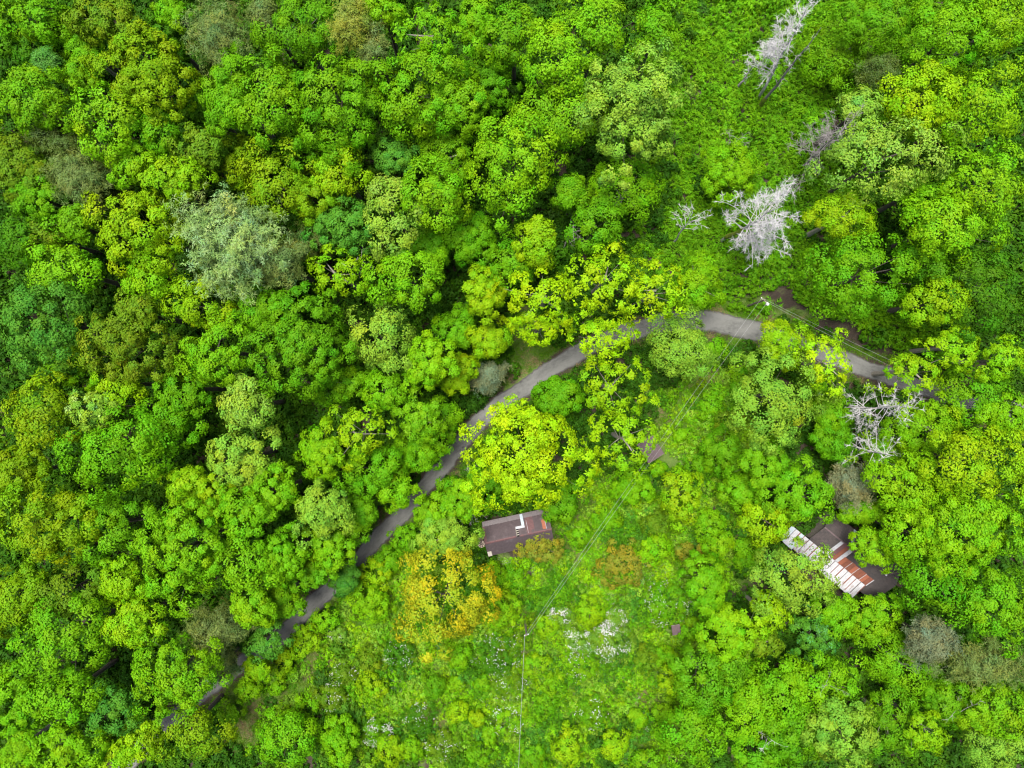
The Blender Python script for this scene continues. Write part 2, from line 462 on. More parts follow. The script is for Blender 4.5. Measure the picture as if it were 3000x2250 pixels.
# ------------------------------------------------------------------ colours of sunny leaves (as the eye sees them)
PAL = {'lime': (138, 206, 13), 'yel': (158, 214, 9), 'brt': (127, 198, 13), 'mid': (114, 186, 16), 'dk': (88, 154, 13), 'teal': (94, 164, 44), 'olive': (120, 166, 26),
       'gold': (140, 190, 6), 'goldy': (202, 216, 38), 'sage': (154, 198, 98), 'hem': (124, 152, 64), 'hemy': (152, 172, 50), 'pale': (154, 208, 58), 'vivid': (180, 232, 2), 'org': (160, 172, 48),
       'grey': (138, 152, 104), 'dull': (96, 126, 34), 'wht': (134, 186, 50)}
ALB = .46
def colour(key, rng):
    c = lin(PAL[key]) * ALB * rng.uniform(.93, 1.07)
    c = np.maximum(c, [.01, .02, .0025]); c[0] *= rng.uniform(.94, 1.06)
    return (*c, 1.)
TIP = {'w': (1.5, 1.3, 6., .08), 'y': (1.22, 1.06, 1., .35), 'o': (1.16, .92, 1.3, .30), 'p': (1.25, 1.12, 2., .35)}  # w whitens shoots and also paints the sheen of glossy crowns

# ------------------------------------------------------------------ the trees: photo x, y, half width, half height (px), height m, kind, colour, shoots and painted sheen | label
TREES = '''
85 48 118 62 17 B brt - | bright green broadleaf tree filling the upper left corner of the photo
55 128 80 55 14 B dk - | dark olive-green broadleaf tree just below the upper left corner tree
300 52 100 62 18 B olive y | olive-green broadleaf tree at the top edge left of the grey conifer
205 95 60 60 14 B mid - | mid green broadleaf tree between upper left corner tree and olive tree
497 26 48 40 18 B brt - | small bright green tree at the top edge touching the grey conifer
482 100 75 65 14 D dk - | dark green rounded tree left of the big grey conifer
632 98 104 122 21 H hem y | big grey-green conifer at the top edge, tall oval crown
768 32 40 50 17 H hem - | small grey-green conifer at the top edge right of the big grey one
425 205 148 120 20 D gold - | large olive-yellow dome-shaped tree below left of the big grey conifer
90 285 108 100 19 B brt y | bright green broadleaf tree at the left edge under the dark teal conifer
132 188 48 40 15 P teal - | small dark teal conifer peeping out near the upper left corner
228 222 55 55 14 B brt - | bright green small tree left of the large olive-yellow dome
245 150 50 45 14 F brt - | soft green tree between olive tree and olive-yellow dome
300 362 112 108 20 B lime w | yellow-green tree with whitish shoot tips below the olive-yellow dome
148 402 82 68 16 H dull - | dull olive feathery conifer between two bright trees near left edge
215 515 98 92 18 H hem - | grey-olive feathery conifer with bare inner twigs, left part of forest
300 525 60 85 13 H dull - | dark olive conifer close behind the grey-olive feathery one
455 388 66 64 17 B mid w | mid green tree with glossy leaves below the olive-yellow dome
588 425 78 72 18 B olive p | yellowish tree with pinkish shoot tips left of the black forest gap
605 318 80 62 13 B dk - | dark green low tree below the big grey conifer
385 478 72 62 17 B brt - | bright green tree just above left of the round lime dome
495 530 98 70 20 D yel - | round vivid lime dome standing out above the pale blue-green pine
665 262 78 110 20 F brt - | spiky bright green tree, western half of the pair under the big grey conifer
788 290 95 128 21 B brt - | bright lime-green spiky tree between grey conifer and large clumped green tree
390 665 145 112 20 B yel - | big yellow-green tree directly left of the pale blue-green pine
205 652 62 62 16 B brt - | bright green tree between left-edge olive trees and big yellow-green tree
48 488 82 78 17 B olive - | olive-green tree at the left edge beside the grey-olive conifer
92 572 72 62 16 B mid - | mid green tree at the left edge below the upper olive-green one
40 692 86 90 16 D dk - | dark green tree at the left edge above the blue-green tree
125 690 62 55 15 B olive - | small olive tree squeezed between dark left-edge tree and bright green one
668 712 172 172 24 P sage p | pale silvery blue-green pine, the largest conifer in the photo
815 770 78 76 19 P hem - | duller grey-green pine at the east side of the pale silvery pine
170 788 105 80 18 B lime - | bright lime tree above the blue-green left-edge tree
795 525 125 118 18 B gold - | golden-olive tree below the spiky bright green pair
690 470 70 80 15 B gold - | smaller golden-olive tree beside the black forest gap
868 72 118 108 18 F mid - | dense yellow-green tree at the top edge between grey and yellowish conifers
1022 62 62 84 20 H hemy y | yellowish conifer at the top edge
1096 140 44 86 18 H hem y | slim grey conifer tucked beside the yellowish conifer
985 295 138 150 20 B mid - | large mid green tree with rounded clumps below the yellowish conifer
900 400 80 75 16 B mid - | mid green tree low between golden-olive tree and large clumped tree
1115 22 68 50 17 B lime - | lime tree at the top edge right of the yellowish conifer
1265 92 145 108 18 O brt - | big lime-green tree with open clumps at the top edge
1222 262 140 128 19 B brt y | dense bright green tree below the open-clumped lime tree
1345 300 80 80 17 B brt w | bright green tree with glossy leaf clumps beside the dense bright tree
1425 228 82 85 13 F mid - | soft mid green tree left of the yellow-tipped tall tree
1505 95 92 92 17 B mid y | light green tree at the top edge left of the yellow-tipped group
1400 60 60 60 15 B brt - | small bright tree at the top edge beside the open-clumped lime tree
1500 470 125 155 20 B lime p | tall yellow-green tree with peach shoot tips in upper centre
1157 462 66 55 13 D teal - | small teal-green tree beneath the dense bright tree
1310 455 98 92 13 F brt - | soft feathery lime tree left of the peach-tipped tree
1262 562 86 104 18 B lime p | lime tree with light tips below the soft feathery one
988 500 72 78 17 B yel y | yellow-topped green tree below the large clumped green tree
905 572 66 72 16 B gold - | golden-olive small tree beside the yellow-topped one
1142 622 82 116 18 B pale p | pale lime tree with narrow ragged crown in upper centre
1000 665 90 86 16 B teal - | blue-green tree above the bare grey branch
912 712 82 62 14 H dull - | olive-brown conifer between the pale pine and the blue-green tree
978 800 92 76 17 O yel - | yellow-lime ragged tree below the olive-brown conifer
1190 812 112 98 18 B lime - | lime-green spreading tree south of the pale narrow ragged one
1385 700 75 75 11 F mid - | soft mid green low tree below the peach-tipped tree
1260 720 60 60 10 F mid - | soft dark-lime low tree between pale ragged tree and spreading lime tree
1745 85 112 102 20 B lime p | yellow-tipped tree at the top edge, centre right
1640 145 98 118 21 B lime p | light green tree with yellow tips left of the top-edge yellow-tipped tree
1655 320 112 110 19 B brt p | light green tree below the yellow-tipped pair
1925 78 62 92 17 B brt - | slim bright green tree at the top edge beside the vine-covered slope
1858 305 142 180 22 B pale p | big pale lime tree beside the vine-covered slope
1835 548 112 82 12 F lime - | soft lime low tree below the big pale lime tree
1748 655 70 88 13 B mid - | mid green tree above the big yellow maple
1668 555 48 66 13 B mid - | small mid green tree beside the bare dark branches
1572 705 58 84 16 B yel - | yellow-lime tree above the left end of the big yellow maple
1500 770 72 74 13 B mid - | mid green tree left of the big yellow maple
2142 498 84 78 9 F lime - | lime bushy tree alone on the vine-covered slope
2590 48 118 72 14 F mid - | soft green tree at the top edge right of the tall white dead tree
2455 150 100 110 9 F brt - | soft green low tree beside the bare pole-like dead trunk
2795 95 118 108 16 B brt - | bright green tree at the top edge, upper right
2950 50 92 100 17 F lime - | yellow-green tree in the upper right corner
2590 205 72 62 12 H dull - | dark grey-green conifer in a gap, upper right
2715 290 128 96 18 B yel - | yellow-lime tree right of the dark grey-green conifer
2890 300 122 118 19 B lime - | lime tree at the upper right edge beside the yellow-lime one
2525 318 58 56 16 B pale p | small pale tree next to the grey dead tree
2605 455 172 112 20 B pale p | big pale lime tree right of the grey dead tree
2478 632 92 66 14 F yel - | yellow-lime low tree right of the white dead tree
2800 655 130 105 19 B lime p | lime tree with light tips in the right half, above the dark green one
2905 525 118 112 20 B lime p | light lime tree at the right edge below the upper lime trees
2700 560 80 70 14 B mid - | mid green low tree under the big pale lime tree
2550 800 155 122 15 B mid - | wide mid green tree above the roadside bank, right half
2890 850 150 128 17 B dk - | large dark green tree at the right edge
2755 882 82 72 15 B yel - | yellow-lime round tree left of the large dark green one
2710 760 80 70 13 B mid - | mid green low tree between wide tree and large dark green tree
2818 1018 84 72 14 O yel - | sparse yellow-green tree hanging over the brown bank, right side
2950 1052 70 80 13 O lime - | thin yellowish tree at the right edge above the road
2885 1158 118 102 12 B mid - | mid green tree overhanging the road at the right edge
2690 1092 102 82 13 O yel - | sparse yellow tree overhanging the road where the wires end
2425 1062 84 112 14 O vivid - | sparse bright yellow maple hiding the road, right of centre
2300 1005 92 78 11 F yel - | yellow-lime tree growing over the road bend
2285 1158 138 140 14 B pale - | large round pale lime tree below the road, right of centre
2722 1248 112 86 11 F lime - | soft olive-lime low tree right of the white dead trees
2880 1350 142 128 18 B yel - | big yellow-green tree at the right edge below the road
2665 1418 102 86 15 B lime - | lime tree right of the star-shaped dead tree
2950 1215 80 60 13 B lime - | small lime tree at the right edge under the road
2240 1372 70 76 11 B brt - | bright green tree below the large round pale lime tree
2352 1452 94 84 12 B brt w | glossy bright green tree above the rusty-roofed house
2250 1530 76 66 9 B yel - | yellow-lime tree at the north corner of the rusty-roofed house
2510 1425 82 70 11 H grey - | grey half-dead conifer below the star-shaped dead tree
2525 1498 70 36 9 F brt - | bright low tree touching the north eave of the rusty-roofed house
2850 1555 158 128 18 B lime y | large lime tree at the right edge beside the rusty-roofed house
2690 1570 80 95 15 B lime y | lime tree between large right-edge tree and rusty-roofed house
2574 1606 66 66 11 F lime - | feathery lime tree overhanging the rusty-roofed house
2342 1702 116 108 15 B pale y | big pale lime tree covering the west side of the rusty-roofed house
2565 1812 72 72 9 B brt y | bright green tree at the south corner of the rusty-roofed house
2455 1802 62 68 9 B brt - | bright green tree below the white porch roof
2388 1872 72 72 8 D teal w | glossy dark green tree below the big pale lime tree by the porch
2250 1802 78 76 11 O yel - | sparse yellow tree over the small dark shed roof
2235 1890 66 52 9 O olive - | sparse olive tree left of the glossy dark green one
2780 1712 128 96 15 B mid - | mid green tree south-east of the rusty-roofed house
2920 1775 100 112 17 B brt - | bright green tree at the right edge below the large lime one
2735 1885 84 72 15 H grey - | grey twiggy half-dead conifer, left one of the lower right pair
2905 1952 132 82 18 H hem - | grey-green conifer at the lower right edge
2655 1955 112 106 10 F brt - | soft yellow-green low tree left of the grey twiggy conifer
2425 2015 108 96 12 B brt - | green tree with bare twigs, lower right quarter
2300 2035 92 92 12 B brt - | bright green tree left of the green tree with bare twigs
2320 2155 96 92 13 B mid - | mid green tree with white dead sticks near the bottom edge
2475 2160 105 96 15 B pale - | pale lime tree at the bottom edge, lower right
2725 2155 70 66 13 O lime - | sparse lime tree near the bottom edge below the grey-green conifer
2610 2120 96 112 10 F mid - | soft mid green tree between pale lime and sparse lime trees at bottom
2920 2092 112 82 15 B lime - | yellow-green tree at the right edge below the grey-green conifer
2945 2195 110 66 14 F pale - | pale soft tree in the lower right corner
2800 2060 85 70 12 F mid - | mid green low tree with bare twigs near the lower right corner
2225 2222 80 60 12 B mid - | mid green tree at the bottom edge below the white dead sticks
1300 1762 156 146 12 B goldy y | golden yellow tree below the brown cabin, the yellowest crown
1532 1335 160 172 17 M vivid - | big vivid yellow-green tree above the brown cabin
1600 865 138 96 16 O vivid - | big yellow maple over the road, its western crown
1580 955 104 60 13 O vivid - | low western crown of yellow maple foliage beside the road
1775 815 138 112 17 O vivid - | big yellow maple over the road, its middle crown
1925 848 118 100 17 O vivid - | big yellow maple over the road, its eastern crown
1765 985 122 80 13 O vivid - | yellow maple crown leaning right across the road
2050 830 74 88 11 F lime - | soft lime tree at the east end of the big yellow maple
1795 1120 118 122 13 O yel - | airy yellow tree just below the road in the centre
1832 1288 134 112 14 O yel - | airy yellow tree partly hiding the purple-brown shed roof
1632 1165 70 62 9 B mid - | mid green tree between the big vivid tree and the airy yellow one
2000 1020 108 108 12 F pale - | light green airy tree hanging over the road bend
128 1540 138 118 20 B gold y | yellow-olive dome-shaped tree at the left edge, lower half
330 1545 112 96 17 B mid p | light blue-green tree right of the yellow-olive dome
530 1615 118 158 21 D lime - | big lime tree with rounded clumps, lower left forest
712 1508 78 72 19 D brt - | bright round-clumped tree above right of the big lime tree
705 1652 98 92 18 B brt - | bright green tree between the big lime tree and the road
735 1778 66 58 15 B lime - | yellow-lime tree right of the grey feathery conifer
358 1700 76 66 15 B lime y | yellowish tree below the light blue-green tree
388 1828 80 78 15 B yel p | yellow-green tree with pinkish tips left of the grey feathery conifer
195 1732 105 82 15 B olive - | dark olive tree below the yellow-olive dome
45 1755 80 92 16 B gold - | golden-green tree at the left edge below the yellow-olive dome
165 1885 140 122 18 B brt - | large bright green clumped tree near the lower left edge
172 2050 104 86 16 B brt - | bright green clumped tree lower left, second above the bottom edge
622 1852 112 82 14 H hem - | grey feathery conifer beside the lower road
640 1952 62 50 10 H hem - | small grey-green conifer at the edge of the lower road
500 1985 148 118 18 D brt - | big round bright green dome left of the lower road
322 2088 88 72 14 B teal - | soft blue-green tree left of the big round dome's lower side
545 2150 128 92 14 B gold - | olive-yellow tree at the bottom below the big round dome
405 2165 70 66 13 B yel - | yellow small tree beside the olive-yellow one at the bottom
195 2200 98 62 16 B lime - | lime tree at the bottom edge, lower left
335 2222 80 50 14 O yel - | yellow sparse tree at the bottom edge, lower left
40 2055 72 88 16 B brt - | bright green tree at the left edge near the bottom
40 2205 70 66 15 F lime - | lime tree in the lower left corner
108 945 132 140 19 B teal - | dark blue-green tree at the left edge, middle height
355 1018 124 108 19 D olive o | olive tree with reddish-tinted shoots, left forest
390 915 74 60 17 B olive y | yellow-olive tree on top of the reddish-tinted olive one
432 800 82 70 17 B lime - | lime tree below left of the pale silvery pine
572 885 92 88 17 B yel - | yellow-lime tree under the pale silvery pine
622 1032 98 92 19 D brt - | bright green round tree below the yellow-lime one under the pine
758 905 82 70 17 B mid - | mid green tree below the pale silvery pine's east side
862 1005 150 150 20 D mid - | large vivid green tree with many round clumps, left of centre
532 1142 80 66 16 B mid - | mid green tree below the bright green round tree
342 1128 68 66 16 B yel - | yellow-lime small tree under the reddish-tinted olive one
265 1200 62 60 17 D pale w | pale glossy round tree, left forest
188 1090 82 58 14 B lime - | olive-lime tree right of the dark blue-green left-edge tree's base
105 1222 116 112 18 B gold y | yellow-green tree at the left edge below the dark blue-green one
325 1325 172 116 20 B brt - | very wide bright green clumped tree, lower left forest
712 1185 84 78 18 B pale p | pale yellow tree below the large many-clumped green tree
700 1348 108 98 17 B pale - | pale green tree below the pale yellow one
48 1390 96 82 17 B gold - | golden-olive tree at the left edge above the yellow-olive dome
545 1428 68 62 16 B yel - | yellow-lime tree right of the very wide clumped tree
632 1465 54 50 17 D yel - | small round yellow-lime tree above the big lime tree
480 1250 90 80 15 B mid - | mid green tree in the dip between wide clumped and pale trees
1112 985 86 108 16 B pale - | pale lime tree right of the large many-clumped green tree
1255 1065 72 72 15 B lime - | lime tree above the round green dome near the road
1125 1138 72 66 14 B brt - | bright green tree left of the round green dome near the road
998 1122 82 62 12 F mid - | soft dark-lime low tree under the large many-clumped one
1232 1232 76 78 14 D brt w | round glossy green dome near the road, left of centre
1040 1275 102 92 16 O yel - | yellow-lime ragged tree left of the round glossy green dome
935 1322 68 76 14 B lime - | lime tree next to the yellow-lime ragged one
1312 1262 66 82 9 F brt - | feathery bright tree at the road's edge right of the round dome
1235 1352 88 56 9 F brt - | feathery low tree leaning over the road below the round dome
1085 1378 92 82 12 B mid - | mid green tree left of the dark stretch of road
1165 1440 72 62 10 B lime - | lime tree overhanging the road above the grey patch
1420 855 62 66 13 B yel - | bright lime round tree left of the big yellow maple
1340 958 58 60 9 F brt - | feathery dark-lime tree left of the mossy verge
1436 992 52 54 9 F yel - | bright lime small tree beside the mossy verge
1335 1092 58 56 9 F yel - | yellow-lime small tree beside the grey twiggy bush
1428 1102 60 56 7 H grey - | grey twiggy bushy tree at the road's edge
790 1450 82 80 17 D brt - | bright green clumped tree above the lower road, second from it
942 1508 80 82 16 D pale - | pale lime round-clumped tree near the lower road
1050 1512 66 70 11 F brt - | soft green tree overhanging the grey stretch of lower road
965 1605 78 66 14 B lime - | lime tree right beside the lower road
820 1645 72 66 15 D brt - | bright round-clumped tree, third from the lower road
918 1692 66 55 12 B mid - | mid green tree touching the lower road
1008 1702 44 46 8 F teal - | soft blue-green sapling reaching over the lower road
845 1782 70 52 11 F brt - | soft green tree shading the lower road
772 1890 66 62 9 O teal - | thin blue-green tree with bare twigs over the lower road
748 1965 40 44 8 O yel - | small sparse yellow tree at the lower road end
1300 1575 84 66 9 F pale - | pale airy tree between the cabin and the lower road
1265 1500 66 60 8 B brt - | bright green tree between the lower road and the pale airy tree
1355 1470 66 66 9 B brt y | bright green tree above left of the brown cabin
1425 1420 66 60 8 B mid - | mid green tree behind the white forked branch
1860 1430 70 46 6 B brt - | bright low tree left of the orange-tipped bush
1640 1470 74 60 6 B mid - | mid green low tree right below the big vivid yellow-green tree
2000 1455 62 76 8 B yel o | yellow bush-like tree with orange tips below the purple-brown shed
2072 1715 68 86 9 B brt - | bright lime tree left of the bare brown clearing
2148 1862 78 88 11 B lime - | lime tree right of the tiny outhouse
2068 1985 98 96 12 B mid w | large glossy green tree south of the tiny outhouse
2035 2150 102 96 11 B brt - | large bright green tree at the bottom edge right of the meadow
2190 2092 82 88 12 B lime - | lime tree between bottom-edge bright tree and white dead sticks
2160 1980 70 70 9 B mid - | dark-gapped mid green tree right of the large glossy green one
830 2172 92 76 8 B brt - | bright green low tree at the bottom edge beside the grassy clearing
995 2172 60 62 6 B brt - | smaller bright low tree at the bottom edge, next toward the meadow
2180 1440 60 60 7 B brt - | small bright tree in the thicket below the large round pale lime tree
2130 1330 70 70 5 F mid - | low feathery thicket tree right of the purple-brown shed
2450 1300 60 70 7 F mid - | dark green low tree left of the star-shaped dead tree
2600 1330 70 50 7 F mid - | dark green low tree right under the star-shaped dead tree
2440 1215 60 60 7 F brt - | low green tree between pale lime tree and white dead trees
'''
SHRUBS = '''
1588 1606 78 44 5.0 S org o | orange-tinted vine thicket spilling over the cabin's roof
1825 1655 72 66 3.4 S org o | orange-tinted shrub in the meadow, the largest of that colour
2022 1622 40 38 3.0 S org - | small orange-olive shrub right of the lime bush in the meadow
1918 1610 50 46 3.2 S lime - | lime bush right beside the largest orange-tinted shrub
2112 1600 50 46 3.2 S lime - | lime bush at the edge of the thicket, upper meadow
2195 1615 48 44 3.0 S brt - | green bush beside the bare brown clearing
1730 1795 44 46 3.0 S yel - | round bright lime bush in the middle of the meadow
1602 1842 32 32 2.0 S yel - | small lime bush just right of the meadow pole
1782 1885 62 56 2.6 W wht w | shrub thick with white blossom, the whitest in the meadow
1690 1872 38 34 2.2 W wht w | smaller white-blossomed shrub left of the whitest one
1955 1772 76 66 2.4 W mid w | wide green shrub sprinkled with white blossom above the tiny outhouse
1805 1815 34 30 2.0 W wht w | small white-blossomed shrub right of the round lime bush
1640 1805 34 26 2.0 W wht w | small white-blossomed shrub left of the round lime bush
1736 2095 48 44 2.6 W mid w | white-edged green shrub beside the pale grass clearing
2028 1850 36 38 3.2 S brt - | green bush right against the tiny outhouse
1978 2005 44 50 4.2 S yel - | yellow-lime bush left of the large glossy green tree
1662 2195 44 62 3.6 S yel - | upright lime bush at the bottom edge right of the wire
1800 2190 42 46 3.4 S yel - | lime bush at the bottom edge in the pale grass
1072 1668 50 52 4.2 S yel - | yellow-green bush on the lower road's south verge, uppermost
1082 1768 70 66 4.6 S lime - | large lime bush left of the golden yellow tree
938 1812 46 40 3.0 S lime - | lime bush on the south verge beside the grey tarmac
888 1878 50 50 3.2 S yel - | yellow-green bush on the verge, below the lime verge bush
822 1945 52 42 3.0 S yel - | yellow-green low bush on the verge near the thin blue-green tree
810 2016 24 22 2.0 S brt - | tiny round bush alone on the grassy clearing
668 2088 48 36 3.0 S brt - | bush at the western rim of the grassy clearing
725 2022 40 34 2.8 S lime - | bush at the road's edge above the grassy clearing
965 2045 52 42 2.4 W olive w | olive shrub with pale blossom in the western meadow
1455 1920 72 58 2.4 W dk w | wide white-flecked shrub left of the meadow pole
1100 2148 48 40 2.4 W mid w | white-blossomed shrub near the bottom edge, western meadow
1003 1975 42 30 2.2 W olive w | pale-blossomed olive shrub below the large lime bush
985 1862 30 24 2.0 W wht w | small whitish shrub at the rim of the large lime bush
1092 2010 38 36 2.8 S yel - | lime bush in the western meadow left of the dark green one
1275 2015 36 34 2.8 S mid - | dark green bush below the golden yellow tree
1345 1938 38 40 3.0 S brt - | green bush tucked under the golden tree's lower right rim
1340 2090 38 34 2.6 S yel - | lime bush in the lower meadow, larger of two side by side
1396 2106 24 22 2.0 S yel - | lime bush in the lower meadow, smaller of two side by side
1433 2160 26 28 2.0 S lime - | small lime bush in the lower meadow near the wire
1413 2002 26 26 2.0 S brt - | small green bush in the meadow left of the wire
1143 2200 42 46 3.2 S yel - | upright lime bush at the bottom edge, western meadow
1206 2196 32 34 2.6 S lime - | lime bush right next to the western upright one
1080 1940 40 40 2.4 S olive o | reddish-olive shrub between the large lime bush and the meadow
1340 1840 40 40 2.6 S olive o | rusty-olive shrub by the right flank of the golden tree
1470 1800 64 66 4.0 S lime o | yellowish shrub mass right of the golden yellow tree
1440 1690 52 42 3.4 S lime - | lime shrub at the cabin's lower wall
1510 1700 44 40 2.6 S mid - | mid green shrub below the cabin
1700 1570 42 36 2.2 S brt - | green shrub right of the wires beside the cabin
1780 1520 46 40 2.8 S brt - | green shrub in the wires' corridor above the orange-tinted shrub
1930 1375 26 24 1.8 S brt - | small round bush at the purple-brown shed's lower corner
1995 1275 24 22 1.8 S brt - | small light bush right of the purple-brown shed
2085 1190 44 40 2.2 S brt - | green bush under the wires south of the road bend
2170 1130 40 40 2.4 S mid - | mid green bush left of the large round pale lime tree
2100 1020 44 30 2.0 S brt - | low bush on the southern road verge at the bend
2140 1240 46 42 2.6 S olive o | reddish-tinted shrub below the bush by the pale lime tree
2060 1370 50 40 2.6 S mid - | dark green shrub between shed and thicket
1930 1540 46 40 2.4 S olive - | olive shrub beneath the orange-tipped yellow tree
2080 1540 50 44 3.4 S brt - | bright shrub right of the orange-tipped yellow tree
1900 1930 44 36 2.2 S olive - | olive shrub below the wide white-sprinkled one
1960 1925 40 30 2.4 S lime - | lime shrub just below the tiny outhouse
1575 1960 54 46 1.9 S lime y | yellowish weed clump right of the meadow wire
1600 2070 40 40 1.9 S mid - | green weed clump right of the meadow wire, lower down
1870 2105 26 30 1.6 F lime - | small fern-like tuft in the pale grass
1940 2090 36 40 2.6 S lime - | lime shrub at the pale grass clearing's right rim
1890 2230 60 30 2.4 S brt - | bright shrub cut by the bottom edge below the pale grass
1560 2215 50 40 2.0 S mid - | green weed clump at the bottom edge left of the upright lime bush
1230 2105 50 44 2.2 W dk w | green shrub with scattered pale blossom, centre of the western meadow
1330 2010 34 28 1.8 S lime - | lime shrub right of the dark green meadow bush
900 2075 40 40 2.2 S lime - | lime shrub between grassy clearing and pale-blossomed shrubs
1020 2095 44 36 2.2 S teal - | bluish-green shrub in the western meadow
1170 1920 46 40 2.4 W dk w | pale-flecked shrub under the golden tree's lower left rim
1600 1120 54 44 4.5 S brt - | green bush on the road's southern edge beneath airy yellow leaves
1190 1580 60 52 4.0 S brt - | green bush on the lower road's edge left of the pale airy tree
1130 1650 46 44 3.6 S brt - | green bush between the lower road and the golden yellow tree
1480 1450 40 40 4.0 S dk - | dark green bush at the cabin's upper eave
1280 1410 40 34 3.4 S brt - | bright bush at the road's edge around the white forked branch
2390 1130 40 40 3.0 S brt - | low green bush between the sparse maple and the white dead tree
2200 1650 40 34 2.4 F brt - | fern-like bush on the bare brown clearing
1500 1880 40 50 1.8 W olive w | pale straw-coloured weeds left of the meadow pole's foot
1690 1960 60 44 1.8 W lime w | yellowish weeds with pale blossom below the whitest shrub
1620 2010 46 36 1.6 S lime y | yellow-green weed clump below the yellowish weeds
1490 2010 50 46 1.8 W olive w | pale-flowered weeds left of the lower meadow wire
1480 2120 50 46 1.8 W lime w | light weeds left of the wire near the bottom edge
1400 2215 50 34 2.0 S brt - | green shrub at the bottom edge left of the wire
1290 2190 54 44 2.2 W olive w | pale olive shrub at the bottom edge, middle of the western meadow
'''

def parse(t):
    for ln in t.strip().splitlines():
        a, lab = ln.split('|'); q = a.split()
        yield float(q[0]), float(q[1]), float(q[2]), float(q[3]), float(q[4]), q[5], q[6], q[7], lab.strip()

GROW = 1.06
OVER = ('maple', 'over the road bend', 'hiding the road', 'overhanging the road', 'reaching over', 'over the lower road', 'hanging over', 'under the road', 'above the road', 'sapling', 'vivid')
def plant(i, row, shrub):
    px, py, rx, ry, h, kind, col, tip, label = row
    rng = np.random.default_rng(1000 + i + (5000 if shrub else 0))
    zc = h * .72
    d0 = float(road_dist(*[np.array([q]) for q in flat(px, py, h * .7)])[0][0]); gr = GROW if d0 > 6.5 else 1.0
    for _ in range(3):
        k = MPP * (CAM_H - zc) / CAM_H
        ax, ay = rx * k * gr, ry * k * gr
        rz = {'B': .78, 'D': .72, 'F': .6, 'O': .55, 'M': .62, 'P': .95, 'H': 1.0, 'S': .6, 'W': .5}[kind] * (ax + ay) / 2
        rz = min(rz, h * .48)
        zc = h - rz
    if not any(w in label for w in OVER) and px > 790:       # keep the lane as open as it is: stand back from the tarmac
        for _ in range(3):
            X, Y = flat(px, py); d_, i_ = 1e9, 0
            dd = np.hypot(RD[:, 0] - X, RD[:, 1] - Y); i_ = int(np.argmin(dd)); vx, vy = X - RD[i_, 0], Y - RD[i_, 1]; d_ = dd[i_] / MPP
            reach = math.hypot(rx * vx, ry * vy) / max(math.hypot(vx, vy), 1e-6) * gr
            lack = reach + RD[i_, 2] / MPP - 12 - d_
            if lack <= 0: break
            px += min(lack, 60) * vx / math.hypot(vx, vy); py -= min(lack, 60) * vy / math.hypot(vx, vy)
    x, y, g = place(px, py, h - .6 * rz)
    V, F, T, C = crown(rng, kind, ax, ay, rz, TIP.get(tip))
    con = kind in 'PH'
    name = ('flowering_shrub' if kind == 'W' else 'shrub') if shrub else ('conifer_tree' if con else 'broadleaf_tree')
    root = empty(name, (x, y, g))
    tag(root, label, 'shrub' if shrub else ('conifer' if con else 'tree'), 'meadow and verge shrubs' if shrub else ('conifers of the forest' if con else 'broadleaf trees of the forest'))
    V[:, 2] += zc
    low = V[:, 2] < .05
    V[low, 2] = .05
    me = quads_mesh('crown', V, F, T)
    o = link('crown', me, M['needle' if con else 'leaf'], root)
    o.color = colour(col, rng); o['kind'] = 'stuff'
    thick = max(.05, min(.34, .018 * h + .012 * (ax + ay))) if not shrub else .05
    limbs(rng, h, zc, C, thick, 5 if shrub else (8 if kind == 'O' else 7)).build('stem' if shrub else 'trunk', M['palebark' if kind in 'OF' else 'bark'], root)
    if kind == 'W':
        # blossom: sprays of small white petals on the outside of the bush
        n = int(200 * ax * ay / 6.) + 50
        if 'thick' in label or 'white-blossomed' in label: n = int(n * 5)
        D = unit(rng.standard_normal((n, 3))); D[:, 2] = np.abs(D[:, 2])
        f1 = np.sin(D[:, 0] * 5 + i) + np.sin(D[:, 1] * 6 + 2 * i)
        D = D[f1 + rng.normal(0, .5, n) > .2]; n = len(D)
        p = D * np.array([ax, ay, rz]) * rng.uniform(.82, 1.06, n)[:, None] + np.array([0, 0, zc])
        Vb, Fb = leaves(rng, p, D + .5 * rng.standard_normal((n, 3)) + np.array([0, 0, .6]), rng.standard_normal((n, 3)), .22, .10)
        b = link('blossom', quads_mesh('blossom', Vb, Fb), M['blossom'], root); b['kind'] = 'stuff'

for i, row in enumerate(parse(TREES)): plant(i, row, False)
print('tree leaves', NLEAF[0])
for i, row in enumerate(parse(SHRUBS)): plant(i, row, True)
print('leaves in all', NLEAF[0])

# ------------------------------------------------------------------ undergrowth nobody could count: instanced clumps, one object per sort
def proto_leafy(rng, r, h, n, L, W):
    nb = 9
    D = spread(rng, nb, .1); C = D * np.array([r * .62, r * .62, h * .6]); k = n // nb
    d = unit(rng.standard_normal((nb, k, 3)) * .8 + (D + np.array([0, 0, .6]))[:, None, :])
    p = (C[:, None, :] + d * np.array([r * .42, r * .42, h * .4]) * rng.uniform(.6, 1.1, (nb, k, 1))).reshape(-1, 3)
    p[:, 2] = np.maximum(p[:, 2], .03)
    V, F = leaves(rng, p, d.reshape(-1, 3) + np.array([0, 0, .6]) + .35 * rng.standard_normal(p.shape), d.reshape(-1, 3) * [1, 1, .2] + .4 * rng.standard_normal(p.shape), L, W)
    t = np.repeat(rng.uniform(.85, 1.15, (nb, 1)), k, 0) * rng.uniform(.85, 1.15, (nb * k, 1)) * np.ones((1, 3))
    t[:, 0] *= 1 + rng.normal(0, .1, nb * k)
    return V, F, t

